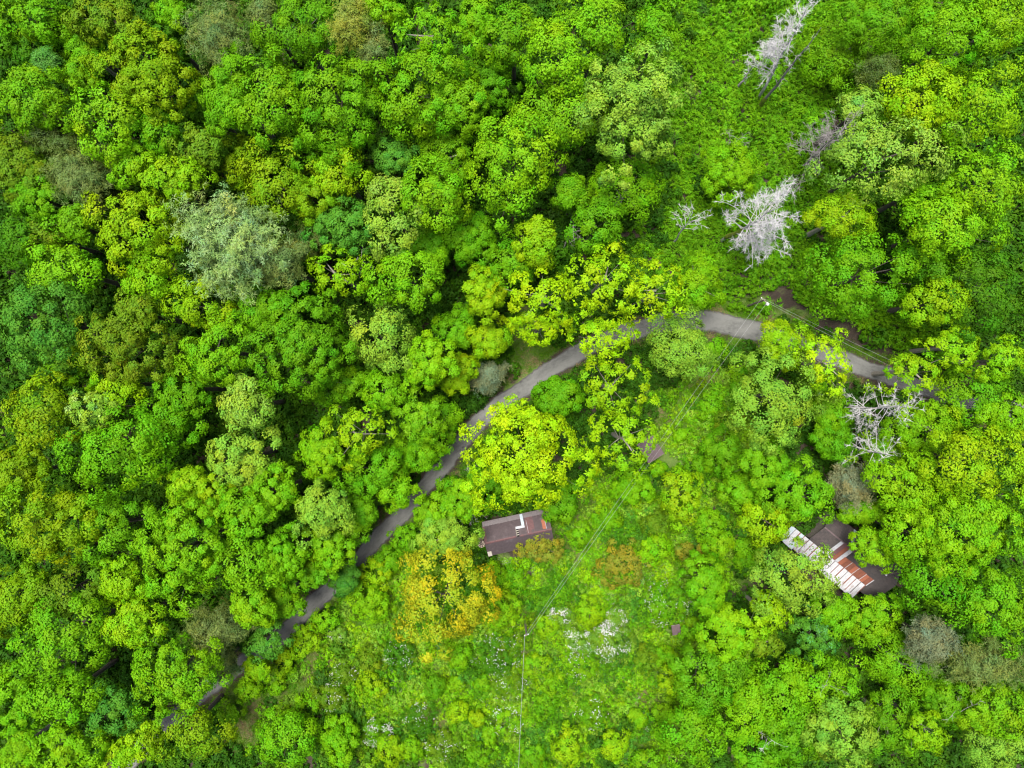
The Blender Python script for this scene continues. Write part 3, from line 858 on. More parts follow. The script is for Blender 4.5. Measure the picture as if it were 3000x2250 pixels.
def proto_fronds(rng, n, Lf, hgt):
    """arching fronds from one crown: pairs of narrow leaflets along each rachis"""
    Ps, Ns, As = [], [], []
    for i in range(n):
        a = 2 * math.pi * (i + rng.uniform(-.3, .3)) / n; ln = Lf * rng.uniform(.7, 1.2); dirv = np.array([math.cos(a), math.sin(a), 0])
        for j in range(7):
            t = (j + 1) / 7; q = dirv * ln * t; q[2] = hgt * (math.sin(t * 2.3)) + .05
            for s in (-1, 1):
                side = np.array([-dirv[1], dirv[0], 0]) * s
                Ps.append(q); Ns.append(np.array([0, 0, 1]) + .3 * rng.standard_normal(3)); As.append(side * .8 + dirv * .7 + np.array([0, 0, -.15]))
    P = np.array(Ps); V, F = leaves(rng, P, np.array(Ns), np.array(As), Lf * .28, Lf * .11)
    t = rng.uniform(.85, 1.15, (len(P), 1)) * np.ones((1, 3)); t[:, 0] *= 1 + rng.normal(0, .08, len(P))
    return V, F, t

def proto_grass(rng, n, r, h):
    p = np.column_stack([rng.normal(0, r * .5, (n, 2)), np.full(n, 0.)])
    up = unit(np.column_stack([p[:, :2] * 1.6 + rng.normal(0, .35, (n, 2)), np.full(n, .8)]))
    V, F = leaves(rng, p, rng.standard_normal((n, 3)) + np.array([0, 0, .8]), up, h, .045, .05)
    t = rng.uniform(.75, 1.25, (n, 1)) * np.ones((1, 3)); t[:, 0] *= 1 + rng.normal(.0, .15, n)
    return V, F, t

def proto_sprig(rng, n, r, h):
    p = rng.normal(0, 1, (n, 3)) * np.array([r * .45, r * .45, .06]); p[:, 2] += h
    V, F = leaves(rng, p, rng.standard_normal((n, 3)) * .6 + np.array([0, 0, 1]), rng.standard_normal((n, 3)), .17, .07)
    return V, F, rng.uniform(.75, 1.1, (n, 1)) * np.ones((1, 3))

def proto_collection(name, meshes):
    c = bpy.data.collections.new(name)
    for i, (V, F, t) in enumerate(meshes):
        me = quads_mesh('%s_%02d' % (name, i), V, F, t); me.materials.append(M['cover'])
        c.objects.link(bpy.data.objects.new('%s_%02d' % (name, i), me))
    return c

def scatter(name, label, cat, coll, P, scale, tint, zs=None, tilt=.0):
    rng = np.random.default_rng(len(P))
    n = len(P); me = bpy.data.meshes.new(name)
    me.vertices.add(n); me.vertices.foreach_set('co', np.ascontiguousarray(P, np.float32).ravel())
    def att(nm, typ, key, arr):
        a = me.attributes.new(nm, typ, 'POINT'); a.data.foreach_set(key, np.ascontiguousarray(arr, np.float32).ravel())
    rot = np.column_stack([rng.normal(0, tilt + 1e-4, n), rng.normal(0, tilt + 1e-4, n), rng.uniform(0, 6.28, n)])
    zs = np.ones(n) if zs is None else zs
    att('turn', 'FLOAT_VECTOR', 'vector', rot)
    att('size', 'FLOAT_VECTOR', 'vector', np.column_stack([scale, scale, scale * zs]))
    att('tint', 'FLOAT_COLOR', 'color', np.column_stack([tint, np.ones(n)]))
    a = me.attributes.new('pick', 'INT', 'POINT'); a.data.foreach_set('value', rng.integers(0, len(coll.objects), n).astype(np.int32))
    me.update()
    o = link(name, me)
    ng = bpy.data.node_groups.new(name, 'GeometryNodeTree')
    ng.interface.new_socket('Geometry', in_out='INPUT', socket_type='NodeSocketGeometry'); ng.interface.new_socket('Geometry', in_out='OUTPUT', socket_type='NodeSocketGeometry')
    gi, go = ng.nodes.new('NodeGroupInput'), ng.nodes.new('NodeGroupOutput')
    ci = ng.nodes.new('GeometryNodeCollectionInfo'); ci.inputs[0].default_value = coll; ci.inputs[1].default_value = True; ci.inputs[2].default_value = True
    ip = ng.nodes.new('GeometryNodeInstanceOnPoints')
    def named(nm, t):
        q = ng.nodes.new('GeometryNodeInputNamedAttribute'); q.data_type = t; q.inputs[0].default_value = nm; return q.outputs[0]
    ng.links.new(gi.outputs[0], ip.inputs['Points']); ng.links.new(ci.outputs[0], ip.inputs['Instance']); ip.inputs['Pick Instance'].default_value = True
    ng.links.new(named('pick', 'INT'), ip.inputs['Instance Index'])
    e2r = ng.nodes.new('FunctionNodeEulerToRotation'); ng.links.new(named('turn', 'FLOAT_VECTOR'), e2r.inputs[0]); ng.links.new(e2r.outputs[0], ip.inputs['Rotation'])
    ng.links.new(named('size', 'FLOAT_VECTOR'), ip.inputs['Scale'])
    ng.links.new(ip.outputs[0], go.inputs[0])
    md = o.modifiers.new('scatter', 'NODES'); md.node_group = ng
    tag(o, label, cat, kind='stuff'); return o

FOOT = [(1515, 1572, 118, 70), (2455, 1640, 150, 110), (1908, 1325, 44, 44), (1982, 1845, 20, 22), (2303, 1814, 26, 22)]
def jitter_grid(rng, step, x0=-96, x1=96, y0=-76, y1=76):
    gx, gy = np.meshgrid(np.arange(x0, x1, step), np.arange(y0, y1, step))
    x = gx.ravel() + rng.uniform(-.5, .5, gx.size) * step; y = gy.ravel() + rng.uniform(-.5, .5, gx.size) * step
    return x, y
def clear(x, y, margin):
    d, s = road_dist(x, y); ok = d > 1.75 + margin
    for cx, cy, rx, ry in FOOT:
        X, Y = flat(cx, cy); ok &= ((x - X) / (rx * MPP)) ** 2 + ((y - Y) / (ry * MPP)) ** 2 > 1
    return ok
def tints(rng, keys, n, k=1.):
    t = np.array([lin(PAL[q]) for q in keys]) * ALB * k
    c = t[rng.integers(0, len(keys), n)] * rng.uniform(.85, 1.15, (n, 1)); c[:, 0] *= rng.uniform(.9, 1.1, n)
    return np.maximum(c, .004)

def patches(x, y, f):
    return np.sin(x * .31 * f + 1.3) + np.sin(y * .37 * f + .4) + np.sin((x + y) * .53 * f) + np.sin((x - y) * .23 * f + 2)

def undergrowth():
    rng = np.random.default_rng(21)
    leafy = proto_collection('leafy_clump', [proto_leafy(rng, 1., .9, 260, .26, .20) for _ in range(5)])
    fine = proto_collection('fine_clump', [proto_leafy(rng, .7, .6, 190, .17, .12) for _ in range(4)])
    frond = proto_collection('frond_clump', [proto_fronds(rng, k, 1.0, .35) for k in (6, 7, 8, 9)])
    grass = proto_collection('grass_tuft', [proto_grass(rng, 46, .5, .32) for _ in range(4)])
    sprig = proto_collection('blossom_sprig', [proto_sprig(rng, 16, .5, .75) for _ in range(4)])
    # forest floor
    x, y = jitter_grid(rng, 1.5)
    V, Sc, G, Li = zone(x, y, VINES), zone(x, y, SCRUB), zone(x, y, GRASS), zone(x, y, LITTER)
    keep = clear(x, y, 1.0) & (V < .4) & (Sc < .4) & (G < .4) & (Li < .85) & (rng.random(len(x)) < .93)
    x1, y1 = x[keep], y[keep]; sc = rng.uniform(.9, 1.9, len(x1)); P = np.column_stack([x1, y1, ground_z(x1, y1)])
    scatter('forest_undergrowth', 'leafy green undergrowth on the forest floor between the trees', 'undergrowth', leafy, P, sc, tints(rng, ['dk', 'dk', 'mid'], len(x1), .6), rng.uniform(.9, 2.2, len(x1)))  # tint dimmed to put the shade between crowns into the leaf colour
    # vine-covered slope, upper right
    x, y = jitter_grid(rng, .95, -10, 90, -5, 76)
    keep = clear(x, y, .8) & (zone(x, y, VINES) > .25) & (zone(x, y, LITTER) < .8) & (rng.random(len(x)) < .93)
    x1, y1 = x[keep], y[keep]; n = len(x1); P = np.column_stack([x1, y1, ground_z(x1, y1)])
    pt = patches(x1, y1, 1.3); t = tints(rng, ['mid', 'brt', 'mid', 'brt'], n); t *= (1 + .10 * pt / 3)[:, None]
    fr = (patches(x1, y1, .8) + rng.normal(0, .8, n)) > .4
    scatter('vine_cover', 'dense leafy vines covering the open slope around the dead trees', 'vines', leafy, P[~fr], rng.uniform(.55, 1.15, (~fr).sum()), t[~fr], rng.uniform(.8, 2.6, (~fr).sum()))
    scatter('frond_cover', 'fern-like fronds among the vines of the open slope', 'ferns', frond, P[fr], rng.uniform(.9, 1.7, fr.sum()), t[fr] * [1.12, 1.05, 1], rng.uniform(1., 3.2, fr.sum()))
    # weedy meadow
    x, y = jitter_grid(rng, .72, -40, 45, -76, 5)
    Sc = zone(x, y, SCRUB); G = zone(x, y, GRASS); Li = zone(x, y, LITTER)
    keep = clear(x, y, .5) & (Sc > .3) & (rng.random(len(x)) > .6 * G) & (Li < .85)
    x1, y1 = x[keep], y[keep]; n = len(x1); P = np.column_stack([x1, y1, ground_z(x1, y1)])
    pt = patches(x1, y1, 1.7) + rng.normal(0, 1., n)
    t = np.where((pt > .9)[:, None], tints(rng, ['lime', 'yel', 'pale'], n, 1.05), np.where((pt < -1.2)[:, None], tints(rng, ['dk', 'mid', 'teal'], n), tints(rng, ['brt', 'mid', 'olive', 'lime', 'wht', 'pale'], n, 1.05)))
    scatter('meadow_weeds', 'tangle of green weeds filling the overgrown meadow', 'weeds', fine, P, rng.uniform(.7, 1.6, n), t, rng.uniform(.8, 2.0, n), .12)
    q = (patches(x1, y1, 1.1) + rng.normal(0, .9, n)) > 1.9
    q &= y1 < -22
    nq = int(q.sum())
    scatter('meadow_blossom', 'scattered small white blossoms among the meadow weeds', 'blossoms', sprig, P[q] + rng.normal(0, .2, (nq, 3)) * [1, 1, 0], rng.uniform(.5, 1.0, nq), np.tile([.33, .34, .28], (nq, 1)) * rng.uniform(.75, 1.1, (nq, 1)))
    # grass of verges and clearings
    x, y = jitter_grid(rng, .34, -60, 80, -76, 30)
    d, s = road_dist(x, y)
    G = np.maximum(zone(x, y, GRASS), .9 * (1 - sstep(2.2, 4.0, d)))
    keep = clear(x, y, .05) & (G > .25) & (rng.random(len(x)) < G)
    x1, y1 = x[keep], y[keep]; n = len(x1); P = np.column_stack([x1, y1, ground_z(x1, y1)])
    t = tints(rng, ['olive', 'mid', 'lime', 'brt', 'wht'], n, .8); dry = patches(x1, y1, 2.) + rng.normal(0, 1, n) > 1.7
    t[dry] = np.array([.25, .20, .10]) * rng.uniform(.7, 1.1, (int(dry.sum()), 1))
    scatter('verge_grass', 'short grass of the road verges and small clearings', 'grass', grass, P, rng.uniform(.6, 1.2, n), t, rng.uniform(.6, 1.3, n))
undergrowth()

# ------------------------------------------------------------------ roofing materials
def metal(name, base, rust=None, cover=.5, scale=1.2, rough=.5, stretch=(1, 1, 1)):
    """painted or galvanised sheet with streaks of rust or bare metal"""
    m, nt, p = newmat(name)
    tc = N(nt, 'ShaderNodeTexCoord'); mp = N(nt, 'ShaderNodeMapping'); mp.inputs['Scale'].default_value = stretch; nt.links.new(tc.outputs['Object'], mp.inputs[0])
    f = noise(nt, scale, 7, .68, vec=mp.outputs[0]); g = noise(nt, scale * 4.3, 5, .65, vec=mp.outputs[0])
    c = ramp(nt, g, [(.25, tuple(x * .72 for x in base)), (.75, tuple(min(1, x * 1.2) for x in base))])
    if rust is not None:
        k = ramp(nt, f, [(cover, (0, 0, 0)), (cover + .09, (1, 1, 1))]); r = ramp(nt, g, [(.3, tuple(x * .6 for x in rust)), (.7, rust)])
        c = mixrgb(nt, c, r, k)
    nt.links.new(c, p.inputs['Base Color']); p.inputs['Roughness'].default_value = rough; p.inputs['Specular IOR Level'].default_value = .4
    return m
M['brownmetal'] = metal('faded brown roof metal', (.060, .044, .046), (.10, .078, .082), .55, .7, .42)
M['redmetal'] = metal('reddish roof metal', (.095, .045, .045), (.075, .055, .058), .55, .9, .5)
M['rust'] = metal('rusted sheet', (.15, .050, .028), (.075, .035, .026), .56, 1.2, .75, (1, .35, 1))
M['orangerust'] = metal('orange rust', (.23, .075, .040), (.12, .045, .03), .6, 2., .75)
M['whitemetal'] = metal('white painted sheet', (.33, .33, .345), (.18, .11, .08), .57, 1.4, .5, (1, .3, 1))
M['greymetal'] = metal('dull grey sheet', (.14, .13, .13), (.10, .06, .05), .5, 1.4, .6)
M['bluewhite'] = metal('bluish white flashing', (.30, .35, .38), None, .5, 1.2, .45)
M['shingle'] = metal('dark brown shingle', (.052, .042, .040), (.085, .066, .062), .54, 1.1, .85)
M['shingle2'] = metal('dark rolled roofing', (.040, .034, .033), (.062, .050, .047), .55, .8, .85)
M['purplemetal'] = metal('purple-brown shed metal', (.085, .058, .06), (.11, .075, .078), .55, 1., .55)
M['plank'] = plain('weathered planks', [(.3, (.11, .095, .08)), (.7, (.24, .21, .18))], 5, .9, .3, 25)
M['palewood'] = plain('pale bare timber', [(.3, (.26, .23, .18)), (.7, (.38, .35, .30))], 5, .9)
M['stone'] = plain('chimney stone', [(.3, (.15, .11, .085)), (.7, (.36, .29, .23))], 4, .9, .5, 12)
M['soot_shade'] = plain('soot and inside shade', [(.3, (.006, .006, .006)), (.7, (.02, .018, .017))], 4, .95)  # soot of the flue; also paints the shade behind the roof hole
M['glass'] = plain('window glass', [(.3, (.02, .025, .03)), (.7, (.05, .06, .06))], 2, .12, spec=.6)
M['paint'] = plain('old white paint', [(.3, (.35, .33, .30)), (.7, (.5, .48, .46))], 4, .8)

def sheet(name, parent, mat, P, u0, u1, va, vb, t=.02, lift=0., corr=0, seam=0., label=None):
    """a roof sheet between u0..u1 along the eave and va..vb up the slope; P(u, v) -> height. corr: number of corrugations, seam: height of a standing seam"""
    m = MB()
    if corr:
        n = corr * 4; us = [u0 + (u1 - u0) * i / n for i in range(n + 1)]; vs = []
        for i, u in enumerate(us):
            w = .018 * math.sin(2 * math.pi * i / 4)
            for v in (va, vb): vs.append((u, v, P(u, v) + lift + w + .02))
        m.add(vs, [(2 * i, 2 * i + 2, 2 * i + 3, 2 * i + 1) for i in range(n)])
    else:
        q = [(u0, va, P(u0, va) + lift), (u1, va, P(u1, va) + lift), (u1, vb, P(u1, vb) + lift), (u0, vb, P(u0, vb) + lift)]
        m.slab(q, t)
        if seam:
            q = [(u0 - .012, va, P(u0, va) + lift + seam), (u0 + .022, va, P(u0, va) + lift + seam), (u0 + .022, vb, P(u0, vb) + lift + seam), (u0 - .012, vb, P(u0, vb) + lift + seam)]
            m.slab(q, seam - .002)
    o = m.build(name, M[mat], parent)
    if label: o['label'] = label
    return o

def rotated(name, px, py, z, ang):
    x, y, g = place(px, py, z); o = empty(name, (x, y, g)); o.rotation_euler = (0, 0, math.radians(ang)); return o

def wall_box(root, u0, u1, v0, v1, zt, ridge=None, zr=None, mat='plank'):
    """four walls; gable ends reach the ridge"""
    t = .12
    for nm, va, vb in (('wall', v0, v0 + t), ('wall', v1 - t, v1)):
        m = MB(); m.box(((u0 + u1) / 2, (va + vb) / 2, zt / 2 - .2), u1 - u0, t, zt + .4 - .08); m.build(nm, M[mat], root)
    for ua in (u0, u1 - t):
        m = MB(); a, b = v0 + t + .003, v1 - t - .003
        prof = [(a, -.4), (b, -.4), (b, zt - .06)] + ([(ridge, zr - .1)] if ridge is not None else []) + [(a, zt - .06)]
        k = len(prof); m.add([(ua, v, z) for v, z in prof] + [(ua + t, v, z) for v, z in prof],
                             [tuple(range(k))[::-1], tuple(range(k, 2 * k))] + [(i, (i + 1) % k, k + (i + 1) % k, k + i) for i in range(k)])
        m.build('gable_wall', M[mat], root)

def opening(root, u, v, z, w, h, door=False):
    m = MB(); m.box((u, v, z), w, .05, h); d = m.build('door' if door else 'window', M['plank' if door else 'glass'], root)
    f = MB()
    for sx in (-1, 1): f.box((u + sx * (w / 2 + .04), v - .01, z), .08, .08, h + .16)
    f.box((u, v - .01, z + h / 2 + .04), w - .002, .08, .08)
    f.build('frame', M['paint'], d)
    if door: k = MB(); k.box((u + w * .38, v - .06, z - .05), .06, .05, .06); k.build('handle', M['steel'], d)

# ------------------------------------------------------------------ the brown metal-roofed cabin
def cabin():
    root = rotated('cabin', 1420.2, 1592.6, 4.2, 12.1)
    tag(root, 'old cabin with brown metal roof, white flashing and orange vines spilling over it', 'house')
    L, RZ, EZ, HV = 10.0, 4.2, 2.75, 2.25
    P = lambda u, v: RZ - (RZ - EZ) * min(abs(v), HV) / HV - max(0, v - HV) * .35
    wall_box(root, .35, L - .35, -HV + .35, HV - .3, EZ, 0., RZ)
    opening(root, 2.2, -HV + .33, 1.45, .9, 1.1); opening(root, 7.4, -HV + .33, 1.45, .9, 1.1); opening(root, 4.9, -HV + .33, 1.0, .95, 2.0, True)
    w = .40; n = int(L / w)
    for i in range(n):
        u0 = i * w; u1 = u0 + w - .004
        mat = 'redmetal' if (u0 < .35 or 6.1 < u0 < 6.9) else 'redmetal' if 6.95 < u0 < 7.35 else 'brownmetal'
        hole = 4.7 < u0 < 5.15
        if hole:
            sheet('roof_panel', root, mat, P, u0, u1, 1.15, HV, seam=.035)
        else:
            sheet('roof_panel', root, mat, P, u0, u1, .03, HV, seam=.035)
        sheet('roof_panel', root, 'brownmetal', P, u0, u1, -HV, -.03, seam=.035)
    for i in range(8):
        sheet('lean_to_panel', root, 'brownmetal', P, i * 1.25 + .1, i * 1.25 + 1.34, HV - .06, HV + .62, lift=.0 if i % 2 else .012)
    m = MB(); m.slab([(-.02, -.16, RZ - .06), (4.68, -.16, RZ - .06), (4.68, 0, RZ + .035), (-.02, 0, RZ + .035)], .015); m.slab([(-.02, 0, RZ + .035), (4.68, 0, RZ + .035), (4.68, .16, RZ - .06), (-.02, .16, RZ - .06)], .015)
    m.slab([(5.22, -.16, RZ - .06), (L, -.16, RZ - .06), (L, 0, RZ + .035), (5.22, 0, RZ + .035)], .015); m.slab([(5.22, 0, RZ + .035), (L, 0, RZ + .035), (L, .16, RZ - .06), (5.22, .16, RZ - .06)], .015)
    m.build('ridge_cap', M['redmetal'], root)
    sheet('flashing', root, 'bluewhite', P, 5.78, 6.2, 1.32, HV + .55, lift=.06, label='bluish white metal strip running up to the eave')
    sheet('flashing', root, 'whitemetal', P, 4.85, 6.2, .98, 1.31, lift=.065, label='white metal strip beside the hole in the roof')
    sheet('flashing', root, 'whitemetal', P, 6.55, 6.59, .2, 1.9, lift=.05)
    sheet('roof_patch', root, 'orangerust', P, 8.75, 9.25, .25, 1.5, lift=.05, label='orange rusted loose sheet')
    sheet('roof_patch', root, 'whitemetal', P, 9.26, 9.31, .25, 1.5, lift=.055)
    sheet('roof_patch', root, 'palewood', P, .03, .62, -HV - .05, -HV + .75, lift=.05, label='pale sheet at the lower corner')
    for k in range(4): m = MB(); v = .2 + k * .27; m.box((4.95, v, P(5, v) - .08), .62, .1, .05); m.build('batten', M['palewood'], root)
    m = MB(); m.slab([(4.74, .0, P(5, 0) - .1), (4.84, .0, P(5, 0) - .1), (4.84, 1.2, P(5, 1.2) - .1), (4.74, 1.2, P(5, 1.2) - .1)], .08); m.build('rafter', M['palewood'], root)
    m = MB(); m.box((L / 2, 0, 2.2), L - 1.2, 2 * HV - 1.0, .06); m.build('shade_ceiling', M['soot_shade'], root)  # near-black board: darkness inside the cabin put into its colour
    rng = random.Random(4); c = MB()
    for k in range(11):
        z = .15 + k * .42
        s = 1. if k < 6 else .8
        for a in range(8):
            t = a * math.pi / 4 + (k % 2) * .35; c.box((-.5 + .36 * s * math.cos(t) * 1.1, .1 + .42 * s * math.sin(t), z), .33 + rng.uniform(-.05, .05), .33 + rng.uniform(-.05, .05), .40)
    ch = c.build('chimney', M['stone'], root); ch['kind'] = 'stuff'
    m = MB(); m.box((-.5, .1, 2.2), .42, .5, 4.36); m.build('flue', M['soot_shade'], ch)
cabin()

# ------------------------------------------------------------------ the house with the rusty and white roof
def rusty_house():
    root = rotated('house', 2451.7, 1650, 3.0, -39.2)
    tag(root, 'abandoned house with dark roof, white corrugated porch and orange rusted sheets', 'house')
    RV, RZ, EV, EZ, NV = 2.8, 4.35, .15, 3.0, 5.5
    def P(u, v):
        if v >= RV: return RZ - (v - RV) * (RZ - EZ) / (NV - RV)
        return RZ - (RV - v) * (RZ - EZ) / (RV - EV) if (v > EV or u > 5.34) else EZ - .03 - (EV - v) * .22
    U0, U1 = -5.4, 8.0
    wall_box(root, U0 + .3, U1 - .3, EV + .3, NV - .3, EZ - .05, RV, RZ)
    opening(root, -2.6, EV + .28, 1.5, .9, 1.2); opening(root, 2.6, EV + .28, 1.5, .9, 1.2); opening(root, .4, EV + .28, 1.05, .95, 2.05, True)
    # shingle courses of the north-west end
    k = 7
    for i in range(k):
        a, b = EV + (RV - EV) * i / k, EV + (RV - EV) * (i + 1) / k
        n = 8
        for j in range(n):
            ua = U0 + (-2.28 - U0) * j / n; ub = U0 + (-2.28 - U0) * (j + 1) / n - .012
            sheet('shingle', root, 'shingle' if (i * 5 + j * 3) % 4 else 'shingle2', P, ua, ub, a, b + .03, lift=.012 - .003 * (i % 2) + .002 * (j % 3))
    for i in range(k):
        a, b = RV + (NV - RV) * i / k, RV + (NV - RV) * (i + 1) / k
        for j in range(6):
            ua = U0 + (-.2 - U0) * j / 6; ub = U0 + (-.2 - U0) * (j + 1) / 6 - .012
            sheet('shingle', root, 'shingle' if (i * 3 + j) % 3 else 'shingle2', P, ua, ub, a, b - .012, lift=.012 + .002 * (j % 3))
    sheet('flashing', root, 'whitemetal', P, -2.26, -1.74, EV, RV - .02, lift=.03, label='white sheet beside the rusted panels')
    for j in range(2): sheet('rusted_panel', root, 'rust' if j else 'redmetal', P, -1.72 + j * .6, -1.13 + j * .6, EV, RV - .02, lift=.025, seam=.03)
    sheet('flashing', root, 'whitemetal', P, -.5, .09, EV, RV - .02, lift=.035, label='white sheet east of the rusted panels')
    for j in range(9):
        ua = .11 + (U1 - .11) * j / 9; ub = .11 + (U1 - .11) * (j + 1) / 9 - .006
        va = EV if ua < 5.3 else -1.0
        sheet('roofing_strip', root, 'shingle2', P, ua, ub, va, RV - .02, lift=.01 + .004 * (j % 2))
    for j in range(9):
        ua = -.18 + (U1 + .18) * j / 9; ub = -.18 + (U1 + .18) * (j + 1) / 9 - .006
        sheet('roofing_strip', root, 'shingle2' if j % 3 else 'redmetal' if j == 0 else 'shingle2', P, ua, ub, RV, NV, lift=.01 + .004 * (j % 2))
    m = MB(); m.slab([(-1.5, RV - .18, RZ - .05), (.5, RV - .18, RZ - .05), (.5, RV, RZ + .05), (-1.5, RV, RZ + .05)], .015); m.slab([(-1.5, RV, RZ + .05), (.5, RV, RZ + .05), (.5, RV + .2, RZ - .05), (-1.5, RV + .2, RZ - .05)], .015)
    m.build('ridge_cap', M['redmetal'], root)
    m = MB(); m.slab([(U0, RV - .1, RZ), (-1.52, RV - .1, RZ), (-1.52, RV + .1, RZ + .03), (U0, RV + .1, RZ + .03)], .02); m.build('ridge_cap', M['purplemetal'], root)
    m = MB(); q = [(-.75, RV + .1), (-.25, RV + .1), (-.75, NV), (-1.25, NV)]
    m.slab([(u, v, P(u, v) + .05) for u, v in q], .02); o = m.build('flashing', M['bluewhite'], root); o['label'] = 'bluish white strip down the far slope'
    m = MB(); q = [(-.2, RV + .18), (.55, RV + .18), (.1, NV - .8), (-.65, NV - .8)]
    m.slab([(u, v, P(u, v) + .04) for u, v in q], .02); m.build('rusted_panel', M['redmetal'], root)
    for j in range(8):
        sheet('rusted_sheet', root, 'orangerust' if j % 3 == 0 else 'rust', P, .0 + j * .67, .67 + j * .67 - .01, EV - .02, 1.42 + .04 * (j % 3), lift=.05 + .012 * (j % 2), corr=5)
        sheet('seam_strip', root, 'whitemetal' if j % 2 else 'rust', P, .62 + j * .67, .69 + j * .67, EV - .02, 1.44, lift=.10)
    m = MB(); m.slab([(5.37, EV, P(5.3, EV) + .1), (5.43, EV, P(5.3, EV) + .1), (5.43, 1.45, P(5.3, 1.45) + .1), (5.37, 1.45, P(5.3, 1.45) + .1)], .03); m.build('edge_trim', M['whitemetal'], root)
    Q = lambda u, v: EZ - .04 - (EV - v) * .22
    rng = random.Random(9)
    for j in range(17):
        ua = -8.6 + j * .82
        sheet('porch_sheet', root, 'bluewhite' if j in (0, 2) else 'whitemetal', Q, ua, ua + .81, -2.5 + rng.uniform(-.12, .12), EV - .03, lift=.01 + .012 * (j % 2), corr=5)
        sheet('seam_strip', root, 'rust' if j % 3 else 'greymetal', Q, ua + .74, ua + .83 + .06 * (j % 2), -2.3 + rng.uniform(0, .9), EV - .03, lift=.065)
    m = MB(); m.box((-1.6, -2.35, EZ - .78), 13.6, .1, .14); m.build('porch_beam', M['plank'], root)
    for j in range(7): m = MB(); m.box((-8.2 + j * 2.2, -2.35, 1.0), .12, .12, 2.6); m.build('porch_post', M['plank'], root)
    m = MB(); m.box((-1.6, -1.15, .25), 13.6, 2.3, .3); m.build('porch_floor', M['plank'], root)
    m = MB(); m.tube([(5.75, 3.05, P(5.75, 3.05) - .05), (5.75, 3.05, P(5.75, 3.05) + .35)], .07, 8); m.box((5.75, 3.05, P(5.75, 3.05) + .38), .3, .26, .06); m.build('vent_cap', M['whitemetal'], root)
    return root
rusty_house()

def shed(name, label, px, py, ang, w, d, z1, z0, mat, n, post=False):
    """small shed under a single-pitch roof; origin at its low front corner"""
    root = rotated(name, px, py, z0, ang); tag(root, label, 'shed')
    P = lambda u, v: z0 + (z1 - z0) * v / d
    for i in range(n): sheet('roof_panel', root, mat, P, w * i / n, w * (i + 1) / n - .006, 0, d, t=.025, lift=.006 * (i % 2), seam=.03)
    for v in (0, d): m = MB(); m.box((w / 2, v + (.02 if v else -.02), P(0, v) - .06), w + .06, .03, .14); m.build('fascia_board', M['plank'], root)
    for u in (0, w): m = MB(); m.slab([(u - .015, .0, P(0, 0) + .05), (u + .015, .0, P(0, 0) + .05), (u + .015, d, P(0, d) + .05), (u - .015, d, P(0, d) + .05)], .16); m.build('barge_board', M['purplemetal'], root)
    t = .08
    for a, b, c, e, zt in ((.2, w - .2, .2, .2 + t, z0), (.2, w - .2, d - .2 - t, d - .2, z1)):
        k = max(3, int((b - a) / .25))
        for i in range(k):
            m = MB(); u = a + (b - a) * (i + .5) / k; m.box((u, (c + e) / 2, zt / 2 - .2), (b - a) / k - .012, t, zt + .2); m.build('wall_plank', M['plank'], root)
    for u in (.2 + t / 2, w - .2 - t / 2):
        m = MB(); m.box((u, d / 2, z0 / 2 - .2), t, d - .4 - 2 * t - .01, z0 + .2); m.build('side_wall', M['plank'], root)
    return root
shed('shed', 'small shed with purple-brown roof half hidden under an airy yellow tree', 1900, 1358, 33., 2.75, 3.3, 2.7, 2.3, 'purplemetal', 5)
shed('outhouse', 'tiny outhouse with purple-brown roof alone in the meadow', 1971, 1861, 10., 1.25, 1.5, 2.2, 1.95, 'purplemetal', 3)
shed('lean_to', 'small dark shed roof under the sparse yellow tree by the rusty house', 2300, 1832, 48., .95, 2.1, 2.1, 1.9, 'shingle', 2)

# ------------------------------------------------------------------ power poles and wires
def pole(label, bx, by, tx, ty, h, ang, arm):
    x, y, g = place(bx, by); X, Y = flat(tx, ty, g + h)
    root = empty('utility_pole', (x, y, g)); tag(root, label, 'utility pole', 'poles of the power line')
    m = MB(); m.tube([(0, 0, -.8), ((X - x) * .5, (Y - y) * .5, h * .5), (X - x, Y - y, h)], [.17, .15, .11], 10); m.build('mast', M['polewood'], root)
    ca, sa = math.cos(math.radians(ang)), math.sin(math.radians(ang)); ends = []
    if arm:
        m = MB(); m.tube([(X - x - ca * arm, Y - y - sa * arm, h - .3), (X - x + ca * arm, Y - y + sa * arm, h - .3)], .07, 6); m.build('crossarm', M['palebark'], root)
    for s in (-1, 1):
        q = Vector((X - x + s * ca * max(arm, .18) * .9, Y - y + s * sa * max(arm, .18) * .9, h - .3 + .07))
        m = MB(); m.tube([q, q + Vector((0, 0, .08)), q + Vector((0, 0, .12)), q + Vector((0, 0, .2))], [.03, .07, .03, .055], 8); m.build('insulator', M['ceramic'], root)
        ends.append(Vector((x, y, g)) + q + Vector((0, 0, .22)))
    return root, ends
p1, e1 = pole('utility pole with crossarm standing on the bank above the road bend', 2192, 896, 2240, 879, 7.4, -40, .55)
p2, e2 = pole('utility pole standing in the overgrown meadow', 1538, 1815, 1542.5, 1861, 6.9, 20, .3)
m = MB(); x, y, g = place(2188, 900); m.tube([Vector((x, y, g - .1)) - p1.location, e1[0] - p1.location - Vector((0, 0, .3))], .025, 5); m.build('guy_wire', M['wire'], p1)
m = MB(); q = e1[1] - p1.location; m.tube([q + Vector((.2, -.2, -.95)), q + Vector((.2, -.2, -.3))], .2, 10); m.build('transformer', M['steel'], p1)

